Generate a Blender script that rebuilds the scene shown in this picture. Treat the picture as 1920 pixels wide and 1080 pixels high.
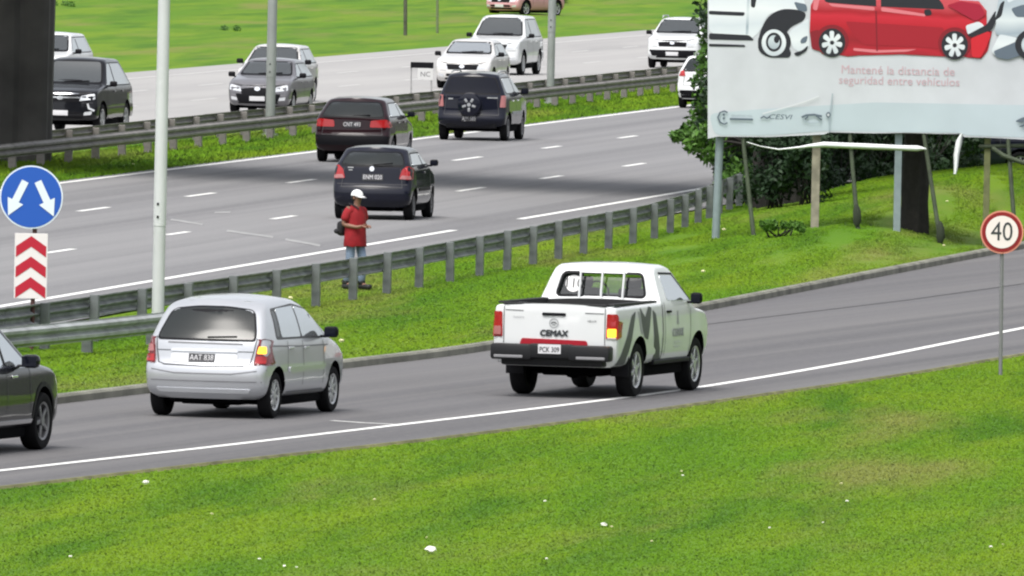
import bpy, bmesh, math, random
import numpy as np
from mathutils import Vector, Matrix, geometry
from mathutils.bvhtree import BVHTree

for o in list(bpy.data.objects): bpy.data.objects.remove(o)
random.seed(7); RNG = np.random.default_rng(7)
SC = bpy.context.scene; COL = SC.collection
rad = math.radians

# ------------------------------------------------------------------ camera, sky, sun, exposure
FPX, CAM_H, ROLL = 28000.0, 8.0, rad(1.2)
PITCH = math.atan((540 + 324) / FPX)
FW = Vector((0, math.cos(PITCH), -math.sin(PITCH))); UP0 = Vector((0, math.sin(PITCH), math.cos(PITCH))); XR0 = Vector((1, 0, 0))
CR = XR0 * math.cos(ROLL) + UP0 * math.sin(ROLL); CU = UP0 * math.cos(ROLL) - XR0 * math.sin(ROLL)
cam = bpy.data.objects.new('camera', bpy.data.cameras.new('camera')); COL.objects.link(cam)
cam.data.sensor_width = 36; cam.data.lens = FPX / 1920 * 36; cam.data.clip_start = 1; cam.data.clip_end = 9000
m = Matrix((CR, CU, -FW)).transposed().to_4x4(); m.translation = (0, 0, CAM_H); cam.matrix_world = m
SC.camera = cam

SUN_EL, SUN_AZ = 62, 205        # azimuth measured from +Y towards +X: high, behind the camera and a little left
w = bpy.data.worlds.new('World'); SC.world = w; w.use_nodes = True
nt = w.node_tree; bg = nt.nodes['Background']
sky = nt.nodes.new('ShaderNodeTexSky'); sky.sky_type = 'NISHITA'; sky.sun_disc = False
sky.sun_elevation = rad(SUN_EL); sky.sun_rotation = rad(SUN_AZ); sky.dust_density = 4.0; sky.air_density = 1.0; sky.ozone_density = 1.0
hs = nt.nodes.new('ShaderNodeHueSaturation'); hs.inputs['Saturation'].default_value = 0.28   # an even, clouded sky
nt.links.new(sky.outputs[0], hs.inputs['Color']); nt.links.new(hs.outputs[0], bg.inputs[0]); bg.inputs[1].default_value = 0.12
sd = bpy.data.lights.new('sun', 'SUN'); sd.energy = 1.5; sd.angle = rad(34); sd.color = (1, .96, .9)
so = bpy.data.objects.new('sun', sd); COL.objects.link(so)
sv = Vector((math.sin(rad(SUN_AZ)) * math.cos(rad(SUN_EL)), math.cos(rad(SUN_AZ)) * math.cos(rad(SUN_EL)), math.sin(rad(SUN_EL))))
so.rotation_euler = sv.to_track_quat('Z', 'Y').to_euler()
SC.view_settings.view_transform = 'Standard'; SC.view_settings.look = 'None'; SC.view_settings.gamma = 1
SC.view_settings.exposure = 0.98; SC.view_settings.use_curve_mapping = False
SC.render.engine = 'CYCLES'; SC.cycles.filter_width = 2.2

# ------------------------------------------------------------------ pixel <-> place helpers
def ray(px, py): return FW + CR * ((px - 960) / FPX) - CU * ((py - 540) / FPX)
def G(px, py, z=0.0):
    d = ray(px, py); t = (z - CAM_H) / d.z
    return Vector((d.x * t, d.y * t, z))
def onY(px, py, Y):
    d = ray(px, py); t = Y / d.y
    return Vector((d.x * t, Y, CAM_H + d.z * t))
def proj(P):
    q = Vector(P) - Vector((0, 0, CAM_H)); t = q.dot(FW)
    return 960 + FPX * q.dot(CR) / t, 540 - FPX * q.dot(CU) / t
MH = rad(7.9)                                  # heading of the motorway
MD = Vector((math.sin(MH), math.cos(MH), 0)); MN = Vector((math.cos(MH), -math.sin(MH), 0)); MO = Vector((-.55, 300, 0))
def M(s, t, z=0): p = MO + MD * s + MN * t; p.z = z; return p      # along / lateral on the motorway (t=0: right edge line)
def M_at(px, t, z=0):                         # point at lateral t seen in picture column px
    a, b = -140.0, 500.0
    for _ in range(50):
        c = (a + b) / 2
        if proj(M(c, t, z))[0] < px: a = c
        else: b = c
    return M(a, t, z)
def s_of(p): return (Vector((p[0], p[1], 0)) - MO).dot(MD)
def t_of(p): return (Vector((p[0], p[1], 0)) - MO).dot(MN)

# ------------------------------------------------------------------ material helpers
MATS = {}
def mat(name, col, rough=.6, metal=0., coat=0., spec=.5, var=0., vscale=6., emit=0., ior=1.5, bump=0., bscale=40.):
    if name in MATS: return MATS[name]
    M_ = bpy.data.materials.new(name); M_.use_nodes = True; n = M_.node_tree; b = n.nodes['Principled BSDF']
    c = (*col, 1); b.inputs['Base Color'].default_value = c; b.inputs['Roughness'].default_value = rough
    b.inputs['Metallic'].default_value = metal; b.inputs['Coat Weight'].default_value = coat; b.inputs['Coat Roughness'].default_value = .04; b.inputs['Coat IOR'].default_value = 1.36
    b.inputs['Specular IOR Level'].default_value = spec; b.inputs['IOR'].default_value = ior
    if emit: b.inputs['Emission Color'].default_value = c; b.inputs['Emission Strength'].default_value = emit
    if var or bump:
        tc = n.nodes.new('ShaderNodeTexCoord'); nz = n.nodes.new('ShaderNodeTexNoise'); nz.inputs['Scale'].default_value = vscale; nz.inputs['Detail'].default_value = 6
        n.links.new(tc.outputs['Object'], nz.inputs['Vector'])
        if var:
            mx = n.nodes.new('ShaderNodeMix'); mx.data_type = 'RGBA'; rr = n.nodes.new('ShaderNodeMapRange')
            rr.inputs[1].default_value = .3; rr.inputs[2].default_value = .7; n.links.new(nz.outputs[0], rr.inputs[0]); n.links.new(rr.outputs[0], mx.inputs[0])
            mx.inputs[6].default_value = tuple(max(0, x * (1 - var)) for x in col) + (1,); mx.inputs[7].default_value = tuple(min(1, x * (1 + var)) for x in col) + (1,)
            n.links.new(mx.outputs[2], b.inputs['Base Color'])
        if bump:
            n2 = n.nodes.new('ShaderNodeTexNoise'); n2.inputs['Scale'].default_value = bscale; n2.inputs['Detail'].default_value = 4
            n.links.new(tc.outputs['Object'], n2.inputs['Vector'])
            bp_ = n.nodes.new('ShaderNodeBump'); bp_.inputs['Strength'].default_value = bump; bp_.inputs['Distance'].default_value = .02
            n.links.new(n2.outputs[0], bp_.inputs['Height']); n.links.new(bp_.outputs[0], b.inputs['Normal'])
    MATS[name] = M_; return M_

def noise_mix(M_, cols, scales, rotz=0., coord='world', fine=None, bump=.0):
    """base colour mixed from several colours by noises of several world scales (x,y per metre)"""
    n = M_.node_tree; b = n.nodes['Principled BSDF']
    geo = n.nodes.new('ShaderNodeNewGeometry'); cur = None
    for i, c in enumerate(cols):
        if i == 0:
            rgb = n.nodes.new('ShaderNodeRGB'); rgb.outputs[0].default_value = (*c, 1); cur = rgb.outputs[0]; continue
        sx, sy, lo, hi, amt = scales[i - 1]
        mp = n.nodes.new('ShaderNodeMapping'); mp.vector_type = 'TEXTURE'; mp.inputs['Rotation'].default_value = (0, 0, -rotz); mp.inputs['Scale'].default_value = (1 / sx, 1 / sy, 1 / sx)
        mp.inputs['Location'].default_value = (i * 23.7, i * 47.1, 0)
        n.links.new(geo.outputs['Position'], mp.inputs[0])
        nz = n.nodes.new('ShaderNodeTexNoise'); nz.inputs['Scale'].default_value = 1; nz.inputs['Detail'].default_value = 5; nz.inputs['Roughness'].default_value = .6
        n.links.new(mp.outputs[0], nz.inputs['Vector'])
        mr = n.nodes.new('ShaderNodeMapRange'); mr.inputs[1].default_value = lo; mr.inputs[2].default_value = hi; mr.inputs[4].default_value = amt
        n.links.new(nz.outputs[0], mr.inputs[0])
        mx = n.nodes.new('ShaderNodeMix'); mx.data_type = 'RGBA'; n.links.new(mr.outputs[0], mx.inputs[0]); n.links.new(cur, mx.inputs[6]); mx.inputs[7].default_value = (*c, 1)
        cur = mx.outputs[2]
    n.links.new(cur, b.inputs['Base Color'])
    if bump:
        nz = n.nodes.new('ShaderNodeTexNoise'); nz.inputs['Scale'].default_value = 30; nz.inputs['Detail'].default_value = 4; n.links.new(geo.outputs['Position'], nz.inputs['Vector'])
        bp_ = n.nodes.new('ShaderNodeBump'); bp_.inputs['Strength'].default_value = bump; bp_.inputs['Distance'].default_value = .02
        n.links.new(nz.outputs[0], bp_.inputs['Height']); n.links.new(bp_.outputs[0], b.inputs['Normal'])

def newmat(name, rough=.8, spec=.3):
    M_ = bpy.data.materials.new(name); M_.use_nodes = True; b = M_.node_tree.nodes['Principled BSDF']
    b.inputs['Roughness'].default_value = rough; b.inputs['Specular IOR Level'].default_value = spec; return M_

ASPH = newmat('asphalt', .85, .25)
noise_mix(ASPH, [(.175, .175, .182), (.21, .209, .214), (.135, .135, .142), (.225, .223, .221), (.12, .12, .125)],
          [(1.1, .006, .4, .6, 1), (.7, .003, .48, .66, .85), (8, 4, .5, .72, .6), (45, 20, .5, .7, .6)], rotz=MH, bump=.15)
RASPH = newmat('ramp_asphalt', .85, .25)
noise_mix(RASPH, [(.115, .113, .119), (.14, .137, .139), (.085, .084, .089), (.15, .148, .146), (.075, .075, .079)],
          [(1.2, .008, .4, .6, 1), (.8, .005, .48, .66, .85), (8, 4, .5, .72, .6), (45, 20, .5, .7, .6)], rotz=rad(14), bump=.15)
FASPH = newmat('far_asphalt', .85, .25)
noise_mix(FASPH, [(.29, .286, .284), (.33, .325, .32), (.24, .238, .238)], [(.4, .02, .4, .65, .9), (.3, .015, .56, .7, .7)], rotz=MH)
def grassmat(name, g):
    M_ = newmat(name, .75, .15)
    base = [(.084, .192, .004), (.135, .228, .006), (.058, .148, .004), (.165, .19, .038), (.10, .2, .005)]
    noise_mix(M_, [tuple(x * g for x in c) for c in base],
              [(.4, .04, .4, .6, 1), (.7, .06, .48, .64, 1), (.3, .04, .52, .68, .95), (1.5, .12, .48, .7, .6)], rotz=rad(6), bump=.3)
    return M_
GRASS = grassmat('grass', .86)
GRASSB = grassmat('grass_blades', .98)
_n = GRASSB.node_tree; _b = _n.nodes['Principled BSDF']                     # blades shade like the sward they form
for l_ in list(_n.links):
    if l_.to_socket == _b.inputs['Normal']: _n.links.remove(l_)
_g = _n.nodes.new('ShaderNodeNewGeometry'); _v = _n.nodes.new('ShaderNodeMix'); _v.data_type = 'VECTOR'; _v.inputs[0].default_value = .8; _v.inputs[5].default_value = (0, -.1, 1)
_n.links.new(_g.outputs['Normal'], _v.inputs[4]); _n.links.new(_v.outputs[1], _b.inputs['Normal'])
PAINT = mat('road_paint', (.74, .74, .72), .6, var=.12, vscale=3)
FPAINT = mat('faded_road_paint', (.44, .435, .43), .7, var=.1)
PAINTW = mat('worn_road_paint', (.25, .25, .25), .7, var=.25, vscale=3)
STEEL = mat('galvanised_steel', (.3, .315, .32), .55, .2, var=.3, vscale=2)
STEELD = mat('weathered_rail_steel', (.2, .185, .18), .6, .3, var=.3, vscale=2)
POSTM = mat('grey_rail_post', (.12, .135, .135), .65, .15, var=.25, vscale=4)
BLACK = mat('black_plastic', (.007, .007, .009), .5, spec=.12)
DARK = mat('dark_underbody', (.003, .003, .004), .9, spec=.05)
TYRE = mat('tyre_rubber', (.008, .008, .009), .8, spec=.12)
RIM = mat('alloy_rim', (.5, .51, .52), .35, .6)
RIMD = mat('grey_rim', (.2, .2, .21), .4, .5)
GLASS = mat('car_glass', (.012, .015, .015), .16, 0, ior=1.5)
GLASSD = mat('tinted_glass', (.005, .006, .012), .08, 0, spec=.2)
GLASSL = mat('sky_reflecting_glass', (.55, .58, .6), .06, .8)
WIND = mat('windscreen_glass', (.035, .04, .042), .04, 0, spec=.9, ior=1.65)
CHROME = mat('chrome', (.75, .76, .78), .15, 1)
RED = mat('tail_lamp_red', (.33, .006, .008), .2, coat=1)
REDD = mat('tail_lamp_dark_red', (.13, .006, .01), .25, coat=1)
AMBER = mat('lit_amber_lamp', (1.0, .42, .03), .3, emit=1.2)
LENS = mat('clear_lamp', (.65, .67, .7), .12, .3, coat=1)
PINKL = mat('pale_lamp', (.36, .13, .13), .25, coat=1)
PLATE = mat('plate_white', (.6, .6, .62), .5)
PLATED = mat('plate_dark', (.03, .03, .035), .5)
INK = mat('dark_ink', (.03, .035, .04), .6)
SEAM = mat('panel_gap', (.05, .05, .055), .8)
def paint(name, col, metal=0., rough=.3): return mat(name, col, rough, metal, coat=1, spec=.08)
P_WHITE = paint('white_paint', (.62, .635, .645)); P_SILVER = paint('silver_paint', (.50, .515, .545), .5)
P_BLACK = paint('black_paint', (.005, .0055, .008)); P_NAVY = paint('black_blue_paint', (.005, .006, .014)); P_WINE = paint('dark_red_paint', (.013, .0025, .005))
P_GREY = paint('grey_paint', (.15, .147, .16), .25); P_RED = paint('faded_red_paint', (.52, .27, .29)); P_PSILV = paint('pale_silver_paint', (.62, .61, .60), .2)

# ------------------------------------------------------------------ object helpers
def prop(o, label=None, cat=None, group=None, kind=None):
    if label: o['label'] = label
    if cat: o['category'] = cat
    if group: o['group'] = group
    if kind: o['kind'] = kind
    return o
def link(name, me, parent=None, mats=None):
    o = bpy.data.objects.new(name, me); COL.objects.link(o)
    if parent: o.parent = parent
    if mats is not None and me is not None:
        for x in (mats if isinstance(mats, (list, tuple)) else [mats]):
            me.materials.append(x)
    return o
def empty(name, loc, rz=0., label=None, cat=None, group=None):
    o = bpy.data.objects.new(name, None); COL.objects.link(o); o.location = loc; o.rotation_euler = (0, 0, rz); o.empty_display_size = .2
    return prop(o, label, cat, group)
def mesh(name, V, F, smooth=False):
    me = bpy.data.meshes.new(name); me.from_pydata([tuple(v) for v in V], [], F); me.validate()
    if smooth:
        for p in me.polygons: p.use_smooth = True
    me.update(); return me
def bm_mesh(bm, name, smooth=False, sharp=None):
    bmesh.ops.recalc_face_normals(bm, faces=bm.faces)
    me = bpy.data.meshes.new(name); bm.to_mesh(me); bm.free()
    if smooth:
        for p in me.polygons: p.use_smooth = True
        if sharp: me.set_sharp_from_angle(angle=rad(sharp))
    return me
def add_box(bm, c, d, bev=0., mtx=None):
    r = bmesh.ops.create_cube(bm, size=1); vs = r['verts']
    for v in vs: v.co = Vector((v.co.x * d[0] + c[0], v.co.y * d[1] + c[1], v.co.z * d[2] + c[2]))
    if bev:
        es = list({e for v in vs for e in v.link_edges})
        rr = bmesh.ops.bevel(bm, geom=es, offset=bev, segments=2, affect='EDGES', profile=.5)
        vs = list({v for f in rr['faces'] for v in f.verts} | {v for v in vs if v.is_valid})
    if mtx:
        for v in vs: v.co = mtx @ v.co
    return vs
def box_mesh(name, c, d, bev=0., smooth=False):
    bm = bmesh.new(); add_box(bm, c, d, bev); return bm_mesh(bm, name, smooth, 40)
def add_tube(bm, pts, radii, seg=10, cap=True):
    pts = [Vector(p) for p in pts]
    if not isinstance(radii, (list, tuple)): radii = [radii] * len(pts)
    rings = []
    for i, p in enumerate(pts):
        d = (pts[min(i + 1, len(pts) - 1)] - pts[max(i - 1, 0)]).normalized()
        a = d.cross(Vector((0, 0, 1)) if abs(d.z) < .9 else Vector((1, 0, 0))).normalized(); b = d.cross(a)
        rings.append([bm.verts.new(p + (a * math.cos(2 * math.pi * k / seg) + b * math.sin(2 * math.pi * k / seg)) * radii[i]) for k in range(seg)])
    for i in range(len(rings) - 1):
        for k in range(seg): bm.faces.new((rings[i][k], rings[i][(k + 1) % seg], rings[i + 1][(k + 1) % seg], rings[i + 1][k]))
    if cap: bm.faces.new(rings[0][::-1]); bm.faces.new(rings[-1])
def tube_mesh(name, pts, radii, seg=12): bm = bmesh.new(); add_tube(bm, pts, radii, seg); return bm_mesh(bm, name, True, 50)
def lathe(name, prof, seg=28, axis='y'):
    """prof: (radius, offset along the axis)"""
    V, F = [], []
    n = len(prof)
    for k in range(seg):
        a = 2 * math.pi * k / seg
        for r, h in prof: V.append((r * math.cos(a), h, r * math.sin(a)) if axis == 'y' else (r * math.cos(a), r * math.sin(a), h))
    for k in range(seg):
        for i in range(n - 1): F.append((k * n + i, k * n + i + 1, ((k + 1) % seg) * n + i + 1, ((k + 1) % seg) * n + i))
    bm = bmesh.new(); vs = [bm.verts.new(v) for v in V]
    for f in F: bm.faces.new([vs[i] for i in f])
    bmesh.ops.remove_doubles(bm, verts=bm.verts, dist=1e-5); return bm_mesh(bm, name, True, 45)
def text2d(body, size=1., shear=0., bold=0., font_sx=1.):
    cu = bpy.data.curves.new('t', 'FONT'); cu.body = body; cu.size = size; cu.shear = shear; cu.offset = bold; cu.align_x = 'CENTER'; cu.align_y = 'CENTER'; cu.resolution_u = 3
    o = bpy.data.objects.new('t', cu); COL.objects.link(o); dg = bpy.context.evaluated_depsgraph_get(); dg.update()
    me = o.evaluated_get(dg).to_mesh(); V = [(v.co.x * font_sx, v.co.y) for v in me.vertices]; F = [tuple(p.vertices) for p in me.polygons]
    bpy.data.objects.remove(o); bpy.data.curves.remove(cu); return V, F
def round_poly(P, r, seg=4):
    P = [Vector((p[0], p[1])) for p in P]; out = []; n = len(P)
    for i in range(n):
        a, b, c = P[i - 1], P[i], P[(i + 1) % n]; u = a - b; v = c - b
        rr = min(r[i] if isinstance(r, (list, tuple)) else r, u.length * .48, v.length * .48)
        p0 = b + u.normalized() * rr; p1 = b + v.normalized() * rr
        for k in range(seg + 1):
            t = k / seg; out.append(p0 * (1 - t) ** 2 + b * 2 * t * (1 - t) + p1 * t * t)
    return [tuple(p) for p in out]
def fill2d(P, res=.09):
    P = [Vector(p) for p in P]; n = len(P); xs = [p.x for p in P]; ys = [p.y for p in P]
    dense = []
    for i in range(n):
        a, b = P[i], P[(i + 1) % n]; k = max(1, int((b - a).length / res))
        dense += [a.lerp(b, j / k) for j in range(k)]
    nb = len(dense); pts = list(dense)
    y = min(ys) + res * .5
    def inside(q):
        c = False
        for i in range(nb):
            a, b = dense[i], dense[i - 1]
            if (a.y > q.y) != (b.y > q.y) and q.x < (b.x - a.x) * (q.y - a.y) / (b.y - a.y) + a.x: c = not c
        return c
    while y < max(ys):
        x = min(xs) + res * .5
        while x < max(xs):
            q = Vector((x, y))
            if inside(q) and min((q - d).length for d in dense) > res * .35: pts.append(q)
            x += res
        y += res
    r = geometry.delaunay_2d_cdt(pts, [], [list(range(nb))], 1, 1e-6)
    V = [tuple(v) for v in r[0]]; F = [tuple(f) for f in r[2]]
    return V, F
def strip2d(P, wd):
    """thin band along a polyline, as one outline"""
    P = [Vector(p) for p in P]; L, R_ = [], []
    for i, p in enumerate(P):
        d = (P[min(i + 1, len(P) - 1)] - P[max(i - 1, 0)]).normalized(); nn = Vector((-d.y, d.x)) * wd / 2
        L.append(tuple(p + nn)); R_.append(tuple(p - nn))
    return L + R_[::-1]
def ring2d(P, wd):
    """closed band along an outline, as (verts, faces)"""
    P = [Vector(p) for p in P]; n = len(P); A_, B_ = [], []
    for i, p in enumerate(P):
        d = (P[(i + 1) % n] - P[i - 1]).normalized(); nn = Vector((-d.y, d.x)) * wd / 2; A_.append(tuple(p + nn)); B_.append(tuple(p - nn))
    return A_ + B_, [(i, (i + 1) % n, n + (i + 1) % n, n + i) for i in range(n)]
def open_band(P, wd):
    V = strip2d(P, wd); n = len(P); return V, [(i, i + 1, 2 * n - 2 - i, 2 * n - 1 - i) for i in range(n - 1)]
def ell(cx, cy, rx, ry, n=20): return [(cx + rx * math.cos(2 * math.pi * k / n), cy + ry * math.sin(2 * math.pi * k / n)) for k in range(n)]

# ------------------------------------------------------------------ terrain and roads
def smooth(a, b, x): t = min(1, max(0, (x - a) / (b - a))); return t * t * (3 - 2 * t)
KL = [G(*p) for p in [(105, 758), (280, 737), (640, 692), (930, 655), (1310, 585), (1500, 548), (1850, 480)]]      # left kerb of the slip road
KR = [G(*p) for p in [(0, 912), (400, 866), (800, 822), (1100, 784), (1400, 742), (1700, 699), (1920, 662)]]      # right edge of its asphalt
WL = [G(*p) for p in [(0, 883), (400, 838), (740, 798), (1000, 767), (1300, 728), (1600, 678), (1920, 615)]]      # white edge line
def extend(P, back, fwd):
    a = (P[0] - P[1]).normalized(); b = (P[-1] - P[-2]).normalized(); return [P[0] + a * back] + list(P) + [P[-1] + b * fwd]
def resample(P, step):
    P = [Vector(p) for p in P]; out = [P[0]]
    for i in range(len(P) - 1):                      # Catmull-Rom
        p0, p1, p2, p3 = P[max(i - 1, 0)], P[i], P[i + 1], P[min(i + 2, len(P) - 1)]
        k = max(1, int((p2 - p1).length / step))
        for j in range(1, k + 1):
            t = j / k
            out.append(.5 * ((2 * p1) + (p2 - p0) * t + (2 * p0 - 5 * p1 + 4 * p2 - p3) * t * t + (3 * p1 - p0 - 3 * p2 + p3) * t ** 3))
    return out
KLs = resample(extend(KL, 60, 60), 1.5); KRs = resample(extend(KR, 60, 60), 1.5); WLs = resample(extend(WL, 60, 60), 1.5)
def xat(P, Y): return float(np.interp(Y, [p.y for p in P], [p.x for p in P]))
def hgt(x, y):
    if y < 150 or y > 900: return 0.
    z = 0.
    kx = xat(KLs, y) if y < 340 else 99
    d = kx - x
    t = t_of((x, y))
    if t > 1.8 and d > 1.0:                        # bank rising under the billboard
        a = min(1.25, max(0, .135 * (x - 3.4))); z += a * smooth(258, 292, y) * (1 - smooth(320, 352, y)) * smooth(2.6, 5, t) * smooth(1., 4., d)
    if x > xat(KRs, y): z += .0
    if t < -37: z += 1.2 * smooth(-37, -80, t) * smooth(420, 520, y) if y < 900 else 0
    return z
def axis_vals(core, far):
    a = list(core); st = 4.
    while a[-1] < far: st *= 1.6; a.append(a[-1] + st)
    b = list(core); st = 4.; 
    while a[0] > -far if core[0] < 0 else a[0] > -200: st *= 1.6; a.insert(0, a[0] - st)
    return a
gx = axis_vals(list(np.arange(-40, 45.1, 1.25)), 4000); gy = axis_vals(list(np.arange(150, 760.1, 2.5)), 6000)
V = [(x, y, hgt(x, y) - .03) for y in gy for x in gx]; nx = len(gx)
F = [(j * nx + i, j * nx + i + 1, (j + 1) * nx + i + 1, (j + 1) * nx + i) for j in range(len(gy) - 1) for i in range(nx - 1)]
ground = prop(link('ground', mesh('ground', V, F, True), None, GRASS), kind='structure')

def ribbon(name, A, B, z, material, parent=None):
    V = [(p.x, p.y, z) for p in A] + [(p.x, p.y, z) for p in B]; n = len(A)
    return link(name, mesh(name, V, [(i, i + 1, n + i + 1, n + i) for i in range(n - 1)]), parent, material)
def mstrip(name, s0, s1, t0, t1, z, material, parent=None, step=20):
    k = max(2, int(abs(s1 - s0) / step) + 1); ss = np.linspace(s0, s1, k)
    return ribbon(name, [M(s, t0) for s in ss], [M(s, t1) for s in ss], z, material, parent)
road = prop(mstrip('motorway', -130, 400, -13.35, 2.2, 0, ASPH), kind='structure')
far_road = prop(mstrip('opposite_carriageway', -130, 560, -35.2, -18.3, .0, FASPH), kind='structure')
n_ = len(KRs); kl2 = [Vector((xat(KLs, p.y + 0), p.y, 0)) for p in KRs]
# slip road: pair points across by arc share
def share(P, n):
    L = [0.]
    for i in range(1, len(P)): L.append(L[-1] + (P[i] - P[i - 1]).length)
    q = np.linspace(0, L[-1], n); return [Vector((np.interp(v, L, [p.x for p in P]), np.interp(v, L, [p.y for p in P]), 0)) for v in q]
slip = prop(ribbon('slip_road', share(KLs, 120), share(KRs, 120), .0, RASPH), kind='structure')
def offset_line(P, d):
    out = []
    for i, p in enumerate(P):
        t = (P[min(i + 1, len(P) - 1)] - P[max(i - 1, 0)]).normalized(); out.append(p + Vector((t.y, -t.x, 0)) * d)
    return out
ribbon('edge_line', offset_line(WLs, -.075), offset_line(WLs, .075), .006, PAINT, slip)
sj = [G(*p) for p in [(1320, 609), (1500, 587), (1700, 563), (1920, 532), (2100, 505)]]
ribbon('asphalt_joint', offset_line(sj, -.03), offset_line(sj, .03), .005, mat('tar_joint', (.05, .05, .052), .8), slip)
sj = [G(622, 789), G(680, 793), G(738, 796)]
ribbon('worn_marking', offset_line(sj, -.05), offset_line(sj, .05), .005, PAINT, slip)
# kerb with a worn rounded top
def sweep(name, P, prof, material, parent=None, closed=True):
    V, F = [], []; n = len(prof)
    for i, p in enumerate(P):
        t = (P[min(i + 1, len(P) - 1)] - P[max(i - 1, 0)]); t.z = 0; t.normalize(); r = Vector((t.y, -t.x, 0))
        for a, b in prof: V.append(p + r * a + Vector((0, 0, b)))
    for i in range(len(P) - 1):
        for k in range(n if closed else n - 1): F.append((i * n + k, i * n + (k + 1) % n, (i + 1) * n + (k + 1) % n, (i + 1) * n + k))
    if closed: F += [tuple(range(n))[::-1], tuple(range((len(P) - 1) * n, len(P) * n))]
    bm = bmesh.new(); vs = [bm.verts.new(v) for v in V]
    for f in F: bm.faces.new([vs[i] for i in f])
    return link(name, bm_mesh(bm, name, True, 35), parent, material)
KERB = mat('weathered_kerb_concrete', (.165, .165, .135), .9, var=.4, vscale=1.5, bump=.4, bscale=12)
prop(sweep('kerb', KLs, [(.0, -.05), (.0, .09), (-.03, .12), (-.14, .125), (-.17, .1), (-.17, -.05)], KERB), kind='structure')
prop(sweep('road_edge_soil', offset_line(KRs, .06), [(-.1, -.05), (-.07, .006), (-.01, .008), (.04, -.05)], mat('soil', (.13, .13, .055), .95, var=.4, vscale=2)), kind='structure')
# motorway paint
mstrip('edge_line', -90, s_of(G(862, 432)), -.09, .09, .005, PAINT, road)
mstrip('edge_line', s_of(G(975, 411)), 300, -.09, .09, .005, PAINT, road)
mstrip('edge_line', -90, 380, -13.1, -12.92, .005, PAINT, road)
for pts, tt in (([(60, 476, 138), (312, 442, 353), (510, 410, 553), (690, 383, 735), (858, 358, 907), (1015, 334, 1053), (1170, 313, 1208)], -4.4),
                ([(148, 394, 203), (350, 366, 402), (540, 340, 590), (700, 318, 745), (850, 297, 902), (1018, 275, 1050), (1160, 258, 1193)], -8.75)):
    for (xa, ya, xb) in pts:
        s0 = s_of(M_at(xa, tt)); s1 = s_of(M_at(xb, tt)); mstrip('lane_dash', s0, s1, tt - .08, tt + .08, .005, PAINT, road)
for (xa, ya, xb, yb) in ((425, 433, 512, 445), (535, 449, 600, 461), (320, 412, 380, 421), (402, 399, 432, 398)):      # worn arrow remains
    a, b = G(xa, ya), G(xb, yb); d = (b - a).normalized(); r = Vector((d.y, -d.x, 0)) * .0
    n1 = Vector((0, .7, 0)); ribbon('worn_marking', [a - n1, b - n1], [a + n1, b + n1], .005, PAINTW, road)
for s0 in range(-60, 330, 14):
    for tt in (-22.3, -26.0, -29.7): mstrip('lane_dash', s0 + tt, s0 + tt + 4.5, tt - .08, tt + .08, .005, FPAINT, far_road)
mstrip('edge_line', -100, 400, -33.4, -33.22, .005, FPAINT, far_road); mstrip('edge_line', -100, 400, -18.9, -18.74, .005, FPAINT, far_road)
# a service road far off at the top of the picture
A = [G(560, -14), G(700, 3), G(930, 9), G(1060, 14)]; B = [G(560, -60), G(700, -45), G(930, -40), G(1060, -36)]
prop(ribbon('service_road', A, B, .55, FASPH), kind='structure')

# ------------------------------------------------------------------ guard rails
WPROF = [(0, 0), (.0, -.02), (.075, -.06), (.075, -.105), (.01, -.15), (.01, -.165), (.075, -.21), (.075, -.255), (0, -.295), (0, -.315)]
WP2 = WPROF + [(a - .012, b) for a, b in WPROF[::-1]]
def guardrail(name, line, top, face, material, postm, label, group=None, spacing=3.81, post_d=(.14, .12), first=1., post_side=-1, tops=None, post_extra=.02):
    """line: base polyline on the ground; face=+1 beam faces right of travel, -1 left"""
    root = empty(name, line[0], 0, label, 'guardrail', group); inv = Matrix.Translation(-Vector(line[0]))
    L = [0.]
    for i in range(1, len(line)): L.append(L[-1] + (line[i] - line[i - 1]).length)
    def at(q): return Vector((np.interp(q, L, [p.x for p in line]), np.interp(q, L, [p.y for p in line]), np.interp(q, L, [p.z for p in line])))
    q = 0.; k = 0
    while q < L[-1] - .3:                         # beam panels lapped at every second post
        e = min(L[-1], q + spacing * 2); n = max(2, int((e - q + .2) / 1.2) + 1)
        pts = []
        for v in np.linspace(q, e + .12, n):
            p = at(v); pts.append(inv @ (p + Vector((0, 0, (top(v) if callable(top) else top) + (.004 if k % 2 else 0)))))
        prof = [((a + (.006 if k % 2 else 0)) * face + .06 * face, b) for a, b in WP2]
        sweep('beam_panel', pts, prof, material, root); q = e; k += 1
    pm = None; q = first
    while q < L[-1]:
        p = at(q); d = (at(min(q + .5, L[-1])) - at(max(q - .5, 0))).normalized(); tp = (top(q) if callable(top) else top)
        if pm is None:
            pm = box_mesh('post', (0, 0, .5), (post_d[0], post_d[1], 1), .012); pm.materials.append(postm)
        o = link('post', pm, root); hh = tp + post_extra + random.uniform(-.015, .015)
        o.scale = (1, 1, hh + .1); o.location = inv @ (p + Vector((0, 0, -.1)) + Vector((d.y, -d.x, 0)) * (-.02 * face))
        o.rotation_euler = (random.uniform(-.015, .015), random.uniform(-.012, .012), math.atan2(-d.x, d.y)); q += spacing
    return root
RL = [G(*p) for p in [(300, 617), (520, 583), (655, 560), (720, 548), (902, 513), (1068, 478), (1216, 448)]]
RL = resample(extend(RL, 42, 0) + [G(1298, 422), G(1345, 402), G(1400, 378), G(1445, 355)], 3)
for p in RL: p.z = 0
guardrail('guardrail', RL, .66, -1, mat('dull_rail_steel', (.19, .2, .205), .6, .2, var=.35, vscale=2), mat('near_rail_post', (.125, .138, .14), .65, .1, var=.3, vscale=4), 'steel guardrail with chunky grey posts beside the motorway edge line, the red-shirted person behind it', spacing=2.1 * 1.0 if False else 3.81, first=2.3)
FR = [G(-190, 694), G(0, 674), G(150, 660), G(300, 643), G(430, 628)]
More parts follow.
